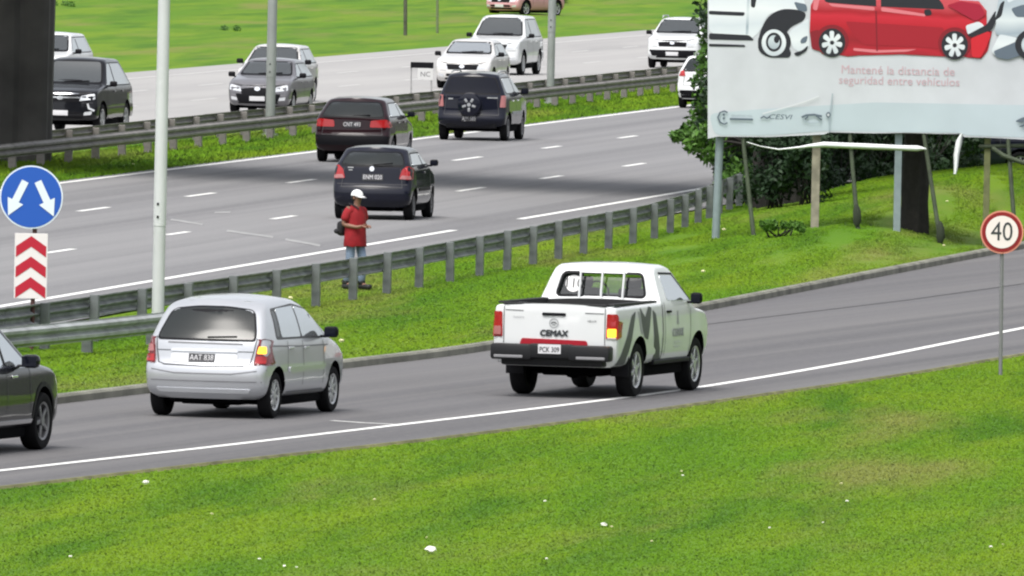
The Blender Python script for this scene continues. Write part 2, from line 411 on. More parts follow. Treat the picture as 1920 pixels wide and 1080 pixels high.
FRs = resample(FR, 2.)
guardrail('guardrail', FRs, .47, 1, STEEL, POSTM, 'low steel guardrail on the grass in front of the tall pale lamp post', first=2.0, post_extra=-.08, post_d=(.16, .1))
ms = [s_of(M_at(-160, -16.3)), s_of(M_at(1500, -16.3))]
guardrail('guardrail', [M(s, -16.3) for s in np.arange(ms[0], ms[1], 4)], .57, 1, STEELD, STEELD, 'brownish median guardrail on grass, its beam facing the dark cars', first=1.2, post_d=(.18, .12), post_extra=-.03)
guardrail('guardrail', [M(s, -17.5) for s in np.arange(s_of(M_at(98, -17.5)), ms[1] + 10, 4)], .62, -1, STEELD, STEELD, 'dark median guardrail bordering the opposite carriageway and its oncoming cars', first=2.2, post_d=(.18, .12), post_extra=-.03)

# ------------------------------------------------------------------ car bodies
def gsm(xs, ys, x, k):
    """piecewise linear profile, lightly rounded"""
    x = np.asarray(x, float); acc = 0; ws = 0
    for o, wt in ((-1, .25), (-.5, .5), (0, 1), (.5, .5), (1, .25)):
        acc = acc + wt * np.interp(x + o * k, xs, ys); ws += wt
    return acc / ws
class Spec(dict):
    __getattr__ = dict.__getitem__
def make_body(S, name='body'):
    zr, xr = zip(*S.rear); zf, xf = zip(*S.front); zw, fw_ = zip(*S.wz); xp, fp = zip(*S.plan)
    XR = lambda z: float(gsm(zr, xr, z, .03)); XF = lambda z: float(gsm(zf, xf, z, .03))
    ut = []; zt = []
    for x, z in S.top:
        a, b = XR(z), XF(z); ut.append((x - a) / (b - a)); zt.append(z)
    k = S.get('ksm', .022)
    us = np.unique(np.concatenate([np.linspace(0, .06, 7), np.linspace(.06, .94, 60), np.linspace(.94, 1, 7), np.array(S.get('ux', []))]))
    ZT = {u: float(gsm(ut, zt, u, k if .03 < u < .97 else .004)) for u in us}
    ws = np.unique(np.concatenate([np.linspace(0, .1, 3), np.linspace(.1, .9, 20), np.linspace(.9, 1, 7)])); vs = np.linspace(-1, 1, 15)
    rt, Re, Rf, cr = S.get('rt', .07), S.get('Re', .16), S.get('Rf', .2), S.get('crown', .035)
    br, bf = S.get('bowr', .08), S.get('bowf', .16); zb0 = S.zb
    def P(u, v, w_):
        zt_ = ZT[u]; z = zb0 + w_ * (zt_ - zb0); a, b = XR(z), XF(z); x = a + u * (b - a)
        hw = S.hw * float(gsm(zw, fw_, z, .04)) * float(gsm(xp, fp, x, .1))
        q = z - (zt_ - rt)
        if q > 0: hw -= rt - math.sqrt(max(0, rt * rt - q * q))
        q = zb0 + .08 - z
        if q > 0: hw -= .08 - math.sqrt(max(0, .0064 - q * q))
        d = x - a
        if d < Re: hw -= Re - math.sqrt(max(0, Re * Re - (Re - d) ** 2))
        d = b - x
        if d < Rf: hw -= Rf - math.sqrt(max(0, Rf * Rf - (Rf - d) ** 2))
        y = v * hw
        x += br * v * v * (1 - u) ** 8 - bf * v * v * u ** 8
        z += cr * (w_ ** 6) * (1 - v * v)
        return (x, y, z)
    bm = bmesh.new()
    def grid(fn, A, B):
        g = [[bm.verts.new(fn(a, b)) for b in B] for a in A]
        for i in range(len(A) - 1):
            for j in range(len(B) - 1):
                try: bm.faces.new((g[i][j], g[i + 1][j], g[i + 1][j + 1], g[i][j + 1]))
                except ValueError: pass
    for s_ in (-1, 1): grid(lambda u, w_: P(u, s_, w_), us, ws)
    grid(lambda u, v: P(u, v, 1.), us, vs); grid(lambda u, v: P(u, v, 0.), us, vs)
    grid(lambda v, w_: P(us[0], v, w_), vs, ws); grid(lambda v, w_: P(us[-1], v, w_), vs, ws)
    bmesh.ops.remove_doubles(bm, verts=bm.verts, dist=.0008)
    bmesh.ops.dissolve_degenerate(bm, edges=bm.edges, dist=.0004)
    bmesh.ops.recalc_face_normals(bm, faces=bm.faces)
    bvh = BVHTree.FromBMesh(bm); me = bm_mesh(bm, name, True)
    return me, bvh
def boolean_cut(me, cutters, mats):
    """subtract closed cutter meshes; cut faces take the cutters' materials"""
    o = bpy.data.objects.new('tmp', me); COL.objects.link(o)
    for x in mats: me.materials.append(x)
    cs = []
    for c in cutters:
        co = bpy.data.objects.new('cut', c); COL.objects.link(co); cs.append(co)
        md = o.modifiers.new('b', 'BOOLEAN'); md.operation = 'DIFFERENCE'; md.solver = 'EXACT'; md.object = co
        if hasattr(md, 'material_mode'): md.material_mode = 'TRANSFER'
    dg = bpy.context.evaluated_depsgraph_get(); dg.update()
    r = bpy.data.meshes.new_from_object(o.evaluated_get(dg))
    for x in cs: bpy.data.objects.remove(x)
    bpy.data.objects.remove(o); r.set_sharp_from_angle(angle=rad(38)); return r
def cyl_mesh(x, z, R, y0, y1, m_, seg=26):
    bm = bmesh.new(); add_tube(bm, [(x, y0, z), (x, y1, z)], R, seg); me = bm_mesh(bm, 'c'); me.materials.append(m_); return me

WHEELS = {}
def wheel_meshes(R, wd, style):
    key = (round(R, 3), style)
    if key in WHEELS: return WHEELS[key]
    h = wd / 2; r0 = R * .66
    ty = lathe('tyre', [(r0, -h * .8), (R * .8, -h), (R * .95, -h * .92), (R, -h * .6), (R, h * .6), (R * .95, h * .92), (R * .8, h), (r0, h * .8), (r0 * .98, 0), (r0, -h * .8)], 30)
    ty.materials.append(TYRE)
    bm = bmesh.new(); y = h * .78                       # outer face at +y
    def annulus(ra, rb, ya, yb, n=30):
        A = [bm.verts.new((ra * math.cos(2 * math.pi * k / n), ya, ra * math.sin(2 * math.pi * k / n))) for k in range(n)]
        B_ = [bm.verts.new((rb * math.cos(2 * math.pi * k / n), yb, rb * math.sin(2 * math.pi * k / n))) for k in range(n)]
        for k in range(n): bm.faces.new((A[k], A[(k + 1) % n], B_[(k + 1) % n], B_[k]))
    annulus(r0 * 1.01, r0 * .9, y + .01, y); annulus(r0 * .9, r0 * .88, y, y - .09)
    nsp = {'five': 5, 'cap': 9, 'steel': 8, 'six': 6}[style]
    for k in range(nsp):
        a = 2 * math.pi * k / nsp; wd_ = r0 * (.34 if style in ('cap', 'steel') else .3)
        mtx = Matrix.Rotation(-a, 4, 'Y')
        add_box(bm, (r0 * .52, y - .02, 0), (r0 * .8, .03, wd_ * (.62 if nsp > 6 else .75)), .006, mtx)
    add_tube(bm, [(0, y - .06, 0), (0, y + .008, 0)], r0 * .26, 14)
    rim = bm_mesh(bm, 'rim', True, 35)
    bm = bmesh.new(); add_tube(bm, [(0, -h * .5, 0), (0, y - .07, 0)], r0 * .97, 24); hub = bm_mesh(bm, 'brake_drum', True, 35); hub.materials.append(DARK)
    WHEELS[key] = (ty, rim, hub); return WHEELS[key]

class Car:
    def __init__(c, name, label, cat, S, paint_, pos, heading, ref=(0, 0), group=None, rim='five', rimm=None, extra_cut=(), under=True):
        c.S = S; c.paint = paint_
        rz = math.pi / 2 - rad(heading); R3 = Matrix.Rotation(rz, 3, 'Z')
        loc = Vector(pos) - R3 @ Vector((ref[0], ref[1], 0))
        c.root = empty(name, loc, rz, label, cat, group)
        me, c.bvh = make_body(S)
        cuts = []
        hw = S.hw
        for x in (0, S.wb):
            for s in (-1, 1): cuts.append(cyl_mesh(x, S.R + .02, S.R * S.get('arch', 1.17), s * (hw - .30), s * (hw + .2), DARK))
        me = boolean_cut(me, cuts + list(extra_cut), [paint_, DARK] + list(S.get('xm', [])))
        c.body = link('body', me, c.root)
        wdt = S.get('ww', .2); ty, rm, hub = wheel_meshes(S.R, wdt, rim)
        if not rm.materials: rm.materials.append(rimm or RIM)
        elif rimm and rm.materials[0] != rimm: rm = rm.copy(); rm.materials.clear(); rm.materials.append(rimm)
        for x in (0, S.wb):
            for s in (-1, 1):
                o = link('wheel', ty, c.root); o.location = (x, s * S.tr, S.R); o.rotation_euler = (0, random.uniform(0, 1), 0 if s > 0 else math.pi)
                link('rim', rm, o); link('brake_drum', hub, o)
        bm = bmesh.new()                                     # underbody, axle, exhaust
        add_box(bm, (S.wb / 2, 0, S.zb + .02), (S.wb + .9, hw * 1.2, .14), .03)
        zc = S.zb * .62; add_box(bm, (S.wb / 2, 0, (zc + S.zb) / 2 + .03), (S.wb - S.R * 2.3, hw * 1.75, S.zb - zc + .06), .03); add_box(bm, (S.wb / 2, 0, (zc + S.zb) / 2 + .03), (S.wb + .5, hw * .95, S.zb - zc + .04), .03)  # low plates added to deepen the shade beneath the car
        add_tube(bm, [(0, -S.tr + .12, S.R), (0, S.tr - .12, S.R)], .06, 8); add_tube(bm, [(S.wb, -S.tr + .12, S.R), (S.wb, S.tr - .12, S.R)], .06, 8)
        if S.get('diff'): bmesh.ops.create_icosphere(bm, subdivisions=2, radius=.15, matrix=Matrix.Translation((0, .05, S.R)))
        add_tube(bm, [(-.5, .4, S.zb + .02), (.6, .4, S.zb)], .035, 8)
        link('underbody', bm_mesh(bm, 'underbody', True, 40), c.root, DARK)
    def hit(c, mode, a, b, off):
        if mode == 'rear': o, d = Vector((-9, a, b)), Vector((1, 0, 0))
        elif mode == 'front': o, d = Vector((14, a, b)), Vector((-1, 0, 0))
        elif mode == 'right': o, d = Vector((a, -6, b)), Vector((0, 1, 0))
        elif mode == 'left': o, d = Vector((a, 6, b)), Vector((0, -1, 0))
        else: o, d = Vector((a, b, 6)), Vector((0, 0, -1))
        p = None; ctr = Vector((c.S.wb / 2, 0, .8))
        for k in range(60):                       # a ray that misses steps inwards until it meets the body
            p, n, i, t = c.bvh.ray_cast(o, d)
            if p is not None and not (mode in ('right', 'left') and abs(p.y) < c.S.hw * (.84 - .55 * min(.4, max(0, b - c.S.get('belt', 1.3))))): break
            st = .01
            if mode in ('rear', 'front'): o.y -= math.copysign(st, o.y)
            elif mode in ('right', 'left'): o.x += math.copysign(st, ctr.x - o.x)
            p = None
        if p is None: p, n, i, t = c.bvh.find_nearest(o + d * 5)
        if n.dot(d) > 0: n = -n
        return p + n * off, d
    def decal(c, name, shapes, m_, parent=None, off=.006, depth=.03, res=.09, label=None):
        """shapes: list of (mode, outline or (verts, faces)) laid on the body as a thin raised panel"""
        bm = bmesh.new()
        for sh_ in shapes:
            mode, P = sh_[:2]; eo = sh_[2] if len(sh_) > 2 else 0
            V, F = P if isinstance(P, tuple) else fill2d(P, res)
            hv = [c.hit(mode, a, b, off + eo) for a, b in V]
            vs = [bm.verts.new(p) for p, d in hv]; fs = []
            for f in F:
                try: fs.append(bm.faces.new([vs[i] for i in f]))
                except ValueError: pass
            if depth and fs:
                d = hv[0][1]; bes = [e for e in {e for f in fs for e in f.edges} if len(e.link_faces) == 1]
                r = bmesh.ops.extrude_edge_only(bm, edges=bes)
                for v in [g for g in r['geom'] if isinstance(g, bmesh.types.BMVert)]: v.co += d * depth
        o = link(name, bm_mesh(bm, name, True, 40), parent or c.root, m_)
        if label: o['label'] = label
        return o
    def side(c, name, P, m_, both=True, **k):
        for md in (('right', 'left') if both else ('right',)): c.decal(name, [(md, P)], m_, **k)
    def part(c, name, me, m_, loc=(0, 0, 0), parent=None):
        o = link(name, me, parent or c.root, m_); o.location = loc; return o
    def mirrors(c, x, z, m_, sz=(.1, .2, .14), arm=None):
        for s in (-1, 1):
            p, d = c.hit('right' if s < 0 else 'left', x, z, 0); bm = bmesh.new()
            add_box(bm, (0, s * (sz[1] / 2 + .05), .05), sz, min(sz) * .4); add_box(bm, (.01, s * .03, -.01), (.06, .12, .035), .01)
            me = bm_mesh(bm, 'mirror', True, 50); o = link('mirror', me, c.root, m_); o.location = p
            g = box_mesh('mirror_glass', (-sz[0] / 2 - .002, s * (sz[1] / 2 + .05), .05), (.006, sz[1] * .8, sz[2] * .75), .002); link('mirror_glass', g, o, GLASSD)
    def plate(c, mode, y, z, w_=.4, h=.13, m_=None, chars=True, dark=True):
        pl = c.decal('number_plate', [(mode, [(y - w_ / 2, z - h / 2), (y + w_ / 2, z - h / 2), (y + w_ / 2, z + h / 2), (y - w_ / 2, z + h / 2)])], m_ or (PLATED if dark else PLATE), off=.015, res=.1)
        if chars:
            tv, tf = text2d(chars if isinstance(chars, str) else ''.join(random.choice('ABCDEFGHJKLMNPRSTUVX') for _ in range(3)) + ' ' + ''.join(random.choice('0123456789') for _ in range(3)), h * .95); sg = -1 if mode == 'rear' else 1
            sh = [(mode, ([(y + sg * a_ * .82, z + b_) for a_, b_ in tv], tf))]
            c.decal('plate_characters', sh, PLATE if dark else INK, parent=pl, off=.019, depth=0)
        return pl
    def handles(c, pts, m_):
        for x, z in pts:
            for s in (-1, 1):
                p, d = c.hit('right' if s < 0 else 'left', x, z, .012); o = link('door_handle', box_mesh('door_handle', (0, 0, 0), (.2, .03, .035), .01), c.root, m_); o.location = p

def hatch_spec(L=3.93, W=1.66, H=1.42, wb=2.47, ro=.66, R=.29, zb=.24, belt=.92, hood=.86, slope=.42, nose=.62, wsx=None, roofend=.1, box=.0):
    fo = L - wb - ro; hw = W / 2; xe = wb + fo
    wsx = wsx if wsx is not None else wb - .38           # windscreen foot
    rx = -ro
    S = Spec(wb=wb, hw=hw, R=R, tr=hw - .13, zb=zb)
    S['rear'] = [(zb, rx + .12), (zb + .12, rx + .02), (.55, rx), (.66, rx + .04), (.72, rx + .08), (belt, rx + .12), (belt + .05, rx + .15), (H - .1, rx + .12 + slope), (H - .03, rx + .2 + slope)]
    S['top'] = [(rx + .2 + slope, H - .03), (wb * .35, H), (wsx - .9, H - .02), (wsx - .7, H - .07), (wsx, hood + .09), (xe - .45, hood - .03), (xe - .18, nose + .1), (xe - .1, nose + .04)]
    S['front'] = [(zb, xe - .12), (zb + .12, xe - .02), (.5, xe), (nose, xe - .05), (nose + .06, xe - .1)]
    S['wz'] = [(zb, .92), (.42, .985), (.66, 1), (belt - .06, .975), (belt + .02, .94), (H - .1, .94 - .2 * min(1, (H - belt) / .5)), (H, .92 - .22 * min(1, (H - belt) / .5))]
    S['plan'] = [(-ro, .95), (0, 1), (wb * .8, 1), (xe - .3, .96), (xe, .9)]
    S['belt'] = belt; S['H'] = H; S['hood'] = hood; S['nose'] = nose; S['ro'] = ro; S['xe'] = xe; S['wsx'] = wsx; S['slope'] = slope; S['rx'] = rx
    return S
def std_glass(c, glass, wind, rear=True, sidecol=None, third=True):
    S = c.S; b, H, hw = S.belt, S.H, S.hw; rx = S.rx; kx = (H - .12 - b)
    f = lambda z: S.hw * float(np.interp(z, [q[0] for q in S.wz], [q[1] for q in S.wz]))
    if rear:
        zb, zt = b + .03, H - .11
        c.decal('rear_window_seal', [('rear', round_poly([(-f(zb) + .1, zb - .03), (f(zb) - .1, zb - .03), (f(zt) - .1, zt + .025), (-f(zt) + .1, zt + .025)], .1))], BLACK, off=.003, depth=.01)
        c.decal('rear_window', [('rear', round_poly([(-f(zb) + .13, zb), (f(zb) - .13, zb), (f(zt) - .13, zt), (-f(zt) + .13, zt)], .09))], glass)
        for q in (-1, 1): c.decal('tailgate_seam', [('rear', strip2d([(q * (f(zb) - .2), zb - .06), (q * (f(.8) - .2), .66)], .012))], SEAM, depth=0)
        c.decal('bumper_seam', [('rear', strip2d([(-f(.66) + .2, .66), (f(.66) - .2, .66)], .014))], SEAM, depth=0)
    zb, zt = S.hood + .14, H - .09
    ws_ = c.decal('windscreen_seal', [('front', round_poly([(-f(zb) + .07, zb - .045), (f(zb) - .07, zb - .045), (f(zt) - .06, zt + .03), (-f(zt) + .06, zt + .03)], .08))], BLACK, off=.003, depth=.01)
    c.decal('windscreen', [('front', round_poly([(-f(zb) + .12, zb), (f(zb) - .12, zb), (f(zt) - .1, zt), (-f(zt) + .1, zt)], .08))], wind)
    sc = sidecol or glass; zb, zt = b + .04, H - .13; x0 = rx + .24; xm = S.wb * .46; x2 = S.wsx
    rise = .7 * (zt - zb) / max(.2, (H - .07 - S.hood - .09))
    c.side('window_surround', round_poly([(x0 + .22, zb - .025), (x2 - .1, zb - .025), (x2 - .14 - rise, zt + .025), (x0 + S.slope + .18, zt + .025)], .06), BLACK, off=.003, depth=.01)
    c.side('side_window', round_poly([(xm + .05, zb), (x2 - .16, zb), (x2 - .16 - rise, zt), (xm + .05, zt)], .04), sc)
    if third:
        c.side('side_window', round_poly([(x0 + .28, zb), (xm - .05, zb), (xm - .05, zt), (x0 + S.slope + .22, zt)], .05), sc)
    c.side('door_seam', strip2d([(xm, b), (xm, S.zb + .22)], .014), SEAM, depth=0)
    c.side('door_seam', strip2d([(x2 - .12, b), (x2 - .1, S.zb + .22)], .014), SEAM, depth=0)
def std_front(c, head=LENS, grille_m=BLACK, chrome=False, plate=True, fog=True, hz=None, hw_=.34, gh=.12):
    S = c.S; n = S.nose; hw = S.hw
    z = hz or n - .04
    for s in (-1, 1):
        md = 'left' if s > 0 else 'right'; a = s
        c.decal('headlight', [('front', round_poly([(a * (hw * .5), z - .08), (a * (hw * .9), z - .03), (a * (hw * .88), z + .11), (a * (hw * .55), z + .05)], .03))], head)
        if fog: c.decal('fog_lamp', [('front', round_poly([(a * hw * .62, S.zb + .14), (a * hw * .82, S.zb + .16), (a * hw * .84, S.zb + .25), (a * hw * .64, S.zb + .22)], .02))], head)
    g = c.decal('grille', [('front', round_poly([(-hw * .5, z - gh * .7), (hw * .5, z - gh * .7), (hw * .56, z + gh * .5), (-hw * .56, z + gh * .5)], .03))], grille_m)
    c.decal('lower_intake', [('front', round_poly([(-hw * .62, S.zb + .06), (hw * .62, S.zb + .06), (hw * .54, S.zb + .24), (-hw * .54, S.zb + .24)], .03))], BLACK)
    c.decal('bonnet_seam', [('front', strip2d([(-hw * .8, n + .1), (-hw * .5, n + .055), (hw * .5, n + .055), (hw * .8, n + .1)], .012)), ('front', strip2d([(-hw * .85, z - .12), (-hw * .56, z - .13)], .01)), ('front', strip2d([(hw * .85, z - .12), (hw * .56, z - .13)], .01))], SEAM, depth=0)
    for q in (-1, 1):
        bm = bmesh.new(); p0, d_ = c.hit('front', q * .1 - .1, S.hood + .13, .02); p1, d_ = c.hit('front', q * .1 + .35, S.hood + .16, .02); add_tube(bm, [p0, p1], .012, 5); link('wiper', bm_mesh(bm, 'wiper', True), c.root, BLACK)
    if chrome: c.decal('grille_bar', [('front', [(-hw * .52, z - .01), (hw * .52, z - .01), (hw * .52, z + .02), (-hw * .52, z + .02)])], CHROME, parent=g, off=.016)
    c.decal('badge', [('front', ell(0, z, .08, .055, 14))], CHROME, parent=g, off=.02)
    if plate: c.plate('front', 0, S.zb + .2, .42, .12, dark=False, chars=False)

# ------------------------------------------------------------------ white pickup on the slip road
CLEAR = bpy.data.materials.new('clear_window'); CLEAR.use_nodes = True
_n = CLEAR.node_tree; _n.nodes.clear(); _o = _n.nodes.new('ShaderNodeOutputMaterial'); _mx = _n.nodes.new('ShaderNodeMixShader'); _t = _n.nodes.new('ShaderNodeBsdfTransparent'); _g = _n.nodes.new('ShaderNodeBsdfGlossy')
_t.inputs[0].default_value = (.72, .8, .76, 1); _g.inputs['Roughness'].default_value = .03; _mx.inputs[0].default_value = .1
_n.links.new(_t.outputs[0], _mx.inputs[1]); _n.links.new(_g.outputs[0], _mx.inputs[2]); _n.links.new(_mx.outputs[0], _o.inputs[0])
SEAT = mat('seat_cloth', (.03, .033, .035), .9); INTER = mat('cab_interior', (.09, .095, .095), .85); LINER = mat('bed_liner', (.012, .012, .013), .7)
FLAME = mat('grey_side_decal', (.065, .07, .075), .5); FLAME2 = mat('pale_grey_side_decal', (.3, .31, .32), .5); STRIPE = mat('red_reflective_tape', (.32, .004, .016), .4)
def prism(P, x0, x1, m_):
    V = [(x0, a, b) for a, b in P] + [(x1, a, b) for a, b in P]; n = len(P)
    bm = bmesh.new(); vs = [bm.verts.new(v) for v in V]; bm.faces.new(vs[:n]); bm.faces.new(vs[n:])
    for i in range(n): bm.faces.new((vs[i], vs[(i + 1) % n], vs[n + (i + 1) % n], vs[n + i]))
    me = bm_mesh(bm, 'c'); me.materials.append(m_); return me
hw = .927
PS = Spec(wb=3.085, hw=hw, R=.385, tr=.775, zb=.44, ksm=.004, rt=.05, Re=.1, Rf=.25, crown=.03, bowr=.03, bowf=.2, arch=1.2, ww=.24, diff=True,
          rear=[(.44, -1.12), (.6, -1.17), (.75, -1.2), (1.2, -1.2), (1.3, -1.19)],
          front=[(.44, 3.95), (.6, 4.05), (.8, 4.07), (1.0, 4.0), (1.05, 3.94)],
          top=[(-1.19, 1.29), (1.12, 1.31), (1.16, 1.315), (1.2, 1.45), (1.26, 1.66), (1.33, 1.77), (1.45, 1.81), (1.9, 1.82), (2.1, 1.79), (2.25, 1.72), (2.88, 1.24), (3.0, 1.2), (3.6, 1.14), (3.85, 1.07), (3.93, 1.03)],
          wz=[(.44, .93), (.6, .98), (.85, 1), (1.15, .985), (1.3, .965), (1.5, .88), (1.7, .8), (1.82, .76)],
          plan=[(-1.2, .985), (0, 1), (3.2, 1), (3.8, .97), (4.1, .9)], xm=[LINER, INTER])
PS['ux'] = np.linspace(.44, .52, 14)
bedcut = box_mesh('c', (.0, 0, 1.3), (2.16, 1.5, 1.0)); bedcut.materials.append(LINER)
RW = round_poly([(-.66, 1.37), (.66, 1.37), (.58, 1.7), (-.58, 1.7)], .07)
cabcut = prism(RW, .9, 3.4, INTER)
c = Car('pickup_truck', 'white single-cab pickup truck with CEMAX lettering on its tailgate', 'pickup', PS, P_WHITE, G(1080, 741), 16.2, rim='six', rimm=RIM, extra_cut=[bedcut, cabcut])
def flip(vf, x0, z0, s=-1): return ([(x0 + s * a, z0 + b) for a, b in vf[0]], vf[1])
# back wall glass set into the opening
V, Fc = fill2d(RW, .15)
def wall_x(z, dx): return float(np.interp(z, [1.31, 1.45, 1.66, 1.77], [1.16, 1.2, 1.26, 1.33])) + dx
rw = link('rear_window', mesh('rear_window', [(wall_x(b, .05), a, b) for a, b in V], Fc), c.root, CLEAR)
link('windscreen', mesh('windscreen', [(float(np.interp(b, [1.24, 1.72], [2.9, 2.27])) - .04, a, b) for a, b in V], Fc), c.root, CLEAR)
gk = c.decal('window_seal', [('rear', ring2d(RW, .035))], BLACK, parent=rw, off=.004, depth=0, res=.3)
for y in (.31, -.01, -.33):
    bm = bmesh.new(); add_tube(bm, [(1.125, y, 1.3), (1.15, y, 1.46), (1.215, y, 1.73)], .017, 8); link('window_guard_bar', bm_mesh(bm, 'window_guard_bar', True, 60), c.root, P_WHITE)
for y in (-.36, .36):
    bm = bmesh.new(); add_box(bm, (1.62, y, 1.3), (.13, .46, .36), .05); add_box(bm, (1.6, y, 1.56), (.09, .24, .16), .035); link('seat', bm_mesh(bm, 'seat', True, 50), c.root, SEAT)
bm = bmesh.new(); bmesh.ops.create_circle(bm, segments=20, radius=.18); bm2 = [(2.25, .36 + .17 * math.cos(t), 1.38 + .17 * math.sin(t)) for t in np.linspace(0, 2 * math.pi, 19)]
bm.free(); bm = bmesh.new(); add_tube(bm, bm2, .014, 6, False); link('steering_wheel', bm_mesh(bm, 'steering_wheel', True), c.root, BLACK)
st = link('speed_sticker', mesh('speed_sticker', [(wall_x(b, .04), a, b) for a, b in ell(.43, 1.54, .12, .12, 24)], [tuple(range(24))]), c.root, mat('sticker_white', (.75, .75, .75), .5))
tv, tf = text2d('110', .19); link('sticker_digits', mesh('d', [(wall_x(1.54 + b, .034), .43 - a, 1.54 + b) for a, b in tv], tf), st, INK)
# tail
for s in (-1, 1):
    md = 'left' if s > 0 else 'right'
    tl = c.decal('tail_light', [('rear', round_poly([(s * .755, .84), (s * .915, .84), (s * .905, 1.1), (s * .86, 1.19), (s * .765, 1.2)], .03)),
                                (md, round_poly([(-1.15, .84), (-.99, .86), (-1.02, 1.02), (-1.09, 1.19), (-1.15, 1.2)], .03))], RED, off=.012, res=.07)
    c.decal('indicator_lens', [('rear', round_poly([(s * .775, .87), (s * .885, .87), (s * .885, .99), (s * .775, .99)], .02))], AMBER if s < 0 else PINKL, parent=tl, off=.02, depth=.01)
    c.decal('reverse_lens', [('rear', round_poly([(s * .775, .845), (s * .885, .845), (s * .885, .866), (s * .775, .866)], .005))], LENS if s < 0 else REDD, parent=tl, off=.02, depth=.01)
    c.decal('tailgate_seam', [('rear', strip2d([(s * .738, .76), (s * .738, 1.27)], .012))], SEAM, depth=0)
c.decal('tailgate_line', [('rear', strip2d([(-.72, 1.2), (-.45, 1.2)], .01))], SEAM, depth=0); c.decal('tailgate_line', [('rear', strip2d([(.72, 1.22), (.45, 1.215)], .01))], SEAM, depth=0)
c.decal('tailgate_handle', [('rear', round_poly([(-.17, 1.155), (.17, 1.155), (.17, 1.195), (-.17, 1.195)], .015))], BLACK, off=.02)
lg = c.decal('emblem', [('rear', ring2d(ell(0, 1.05, .062, .062, 24), .013))], FLAME2, off=.01, depth=0)
c.decal('emblem_arc', [('rear', strip2d([(.04, 1.045), (.015, 1.063), (-.015, 1.063), (-.04, 1.045)], .016)), ('rear', strip2d([(.022, 1.025), (-.022, 1.025)], .01))], FLAME, parent=lg, off=.01, depth=0)
tv = text2d('CEMAX', .115, shear=.1, font_sx=1.05)
c.decal('lettering', [('rear', flip(tv, dx, .905 + dz), .001 * i) for i, (dx, dz) in enumerate(((0, 0), (.009, 0), (-.009, 0), (0, .007), (0, -.007)))], INK, off=.01, depth=0)
tv = text2d('HILUX', .045, shear=.15); c.decal('small_badge', [('rear', flip(tv, -.55, 1.09))], FLAME, off=.01, depth=0)
tv = text2d('TOYOTA', .04); c.decal('small_badge', [('rear', flip(tv, .52, 1.12))], FLAME2, off=.01, depth=0)
c.decal('red_strip', [('rear', round_poly([(-.5, .74), (.5, .74), (.47, .83), (-.48, .815)], .03))], STRIPE, off=.012)
bm = bmesh.new(); add_box(bm, (-1.3, 0, .66), (.2, .62, .2), .03)
for s in (-1, 1): add_box(bm, (-1.29, s * .57, .64), (.24, .6, .22), .035)
add_box(bm, (-1.12, 0, .55), (.3, 1.5, .2), .03)
bp_ = link('bumper', bm_mesh(bm, 'bumper', True, 40), c.root, mat('bumper_grey_black', (.012, .0125, .014), .5, spec=.25))
for s in (-1, 1): link('step_pad', box_mesh('step_pad', (-1.41, s * .6, .575), (.03, .42, .04), .008), bp_, mat('worn_step', (.2, .2, .21), .5))
pl = link('number_plate', box_mesh('number_plate', (-1.408, 0, .69), (.012, .33, .13), .003), c.root, PLATE)
tv, tf = text2d('PCK 309', .1, bold=.002); link('plate_characters', mesh('pc', [(-1.4165, -a * .8, .68 + b) for a, b in tv], tf), pl, INK)
bm = bmesh.new()                                                   # black caps on the bed rails
for s in (-1, 1): add_box(bm, (.0, s * .8, 1.322), (2.2, .1, .03), .008)
add_box(bm, (-1.135, 0, 1.312), (.09, 1.5, .03), .008)
link('bed_rail_cap', bm_mesh(bm, 'bed_rail_cap', True, 40), c.root, LINER)
for s in (-1, 1):                                                # mud flaps, exhaust hanger
    link('mud_flap', box_mesh('mud_flap', (-.48, s * .77, .45), (.02, .26, .3), .006), c.root, BLACK)
# flank
c.side('panel_seam', strip2d([(1.19, .5), (1.19, 1.28)], .03), SEAM, depth=0)
c.side('door_seam', strip2d([(1.32, .56), (1.3, 1.3)], .014), SEAM, depth=0); c.side('door_seam', strip2d([(2.62, .56), (2.66, 1.2)], .014), SEAM, depth=0)
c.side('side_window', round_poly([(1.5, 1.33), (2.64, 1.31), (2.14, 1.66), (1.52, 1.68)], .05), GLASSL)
c.side('window_trim', strip2d([(2.68, 1.31), (2.15, 1.69), (1.5, 1.71)], .03), BLACK, depth=0, res=.3)
c.side('side_decal', round_poly([(-1.05, .48), (-.62, .48), (-.42, .85), (-.2, 1.22), (-.42, 1.16), (-.64, .9), (-.88, .64)], .04), FLAME, off=.006, depth=0, res=.15)
c.side('side_decal', round_poly([(.02, 1.27), (.26, 1.12), (.46, 1.27), (.62, 1.25), (.5, 1.0), (.4, .8), (.2, .84), (.06, 1.06)], .03), FLAME, off=.006, depth=0, res=.15)
c.side('side_decal', round_poly([(-.1, 1.22), (.0, 1.2), (.14, .9), (.05, .88)], .03), FLAME2, off=.006, depth=0, res=.15)
c.side('side_decal', round_poly([(.66, 1.22), (.82, 1.16), (.96, .82), (1.16, .5), (.8, .5), (.72, .82)], .03), FLAME, off=.006, depth=0, res=.15)
tv = text2d('CEMAX', .17); c.decal('door_lettering', [('right', ([(1.98 + dx + a, .86 + b) for a, b in tv[0]], tv[1]), .001 * i) for i, dx in enumerate((0, .014, -.014))], FLAME2, off=.006, depth=0)
c.side('door_mark', round_poly([(1.93, .98), (2.03, .98), (2.0, 1.18), (1.96, 1.18)], .02), FLAME2, both=False, off=.006, depth=0)
for z in (.72, .66): c.side('door_small_print', [(1.8, z), (2.16, z), (2.16, z + .018), (1.8, z + .018)], mat('pale_print', (.5, .52, .52), .5), both=False, off=.006, depth=0)
c.handles([(1.5, 1.17)], BLACK); c.mirrors(2.55, 1.29, BLACK, (.11, .17, .16))
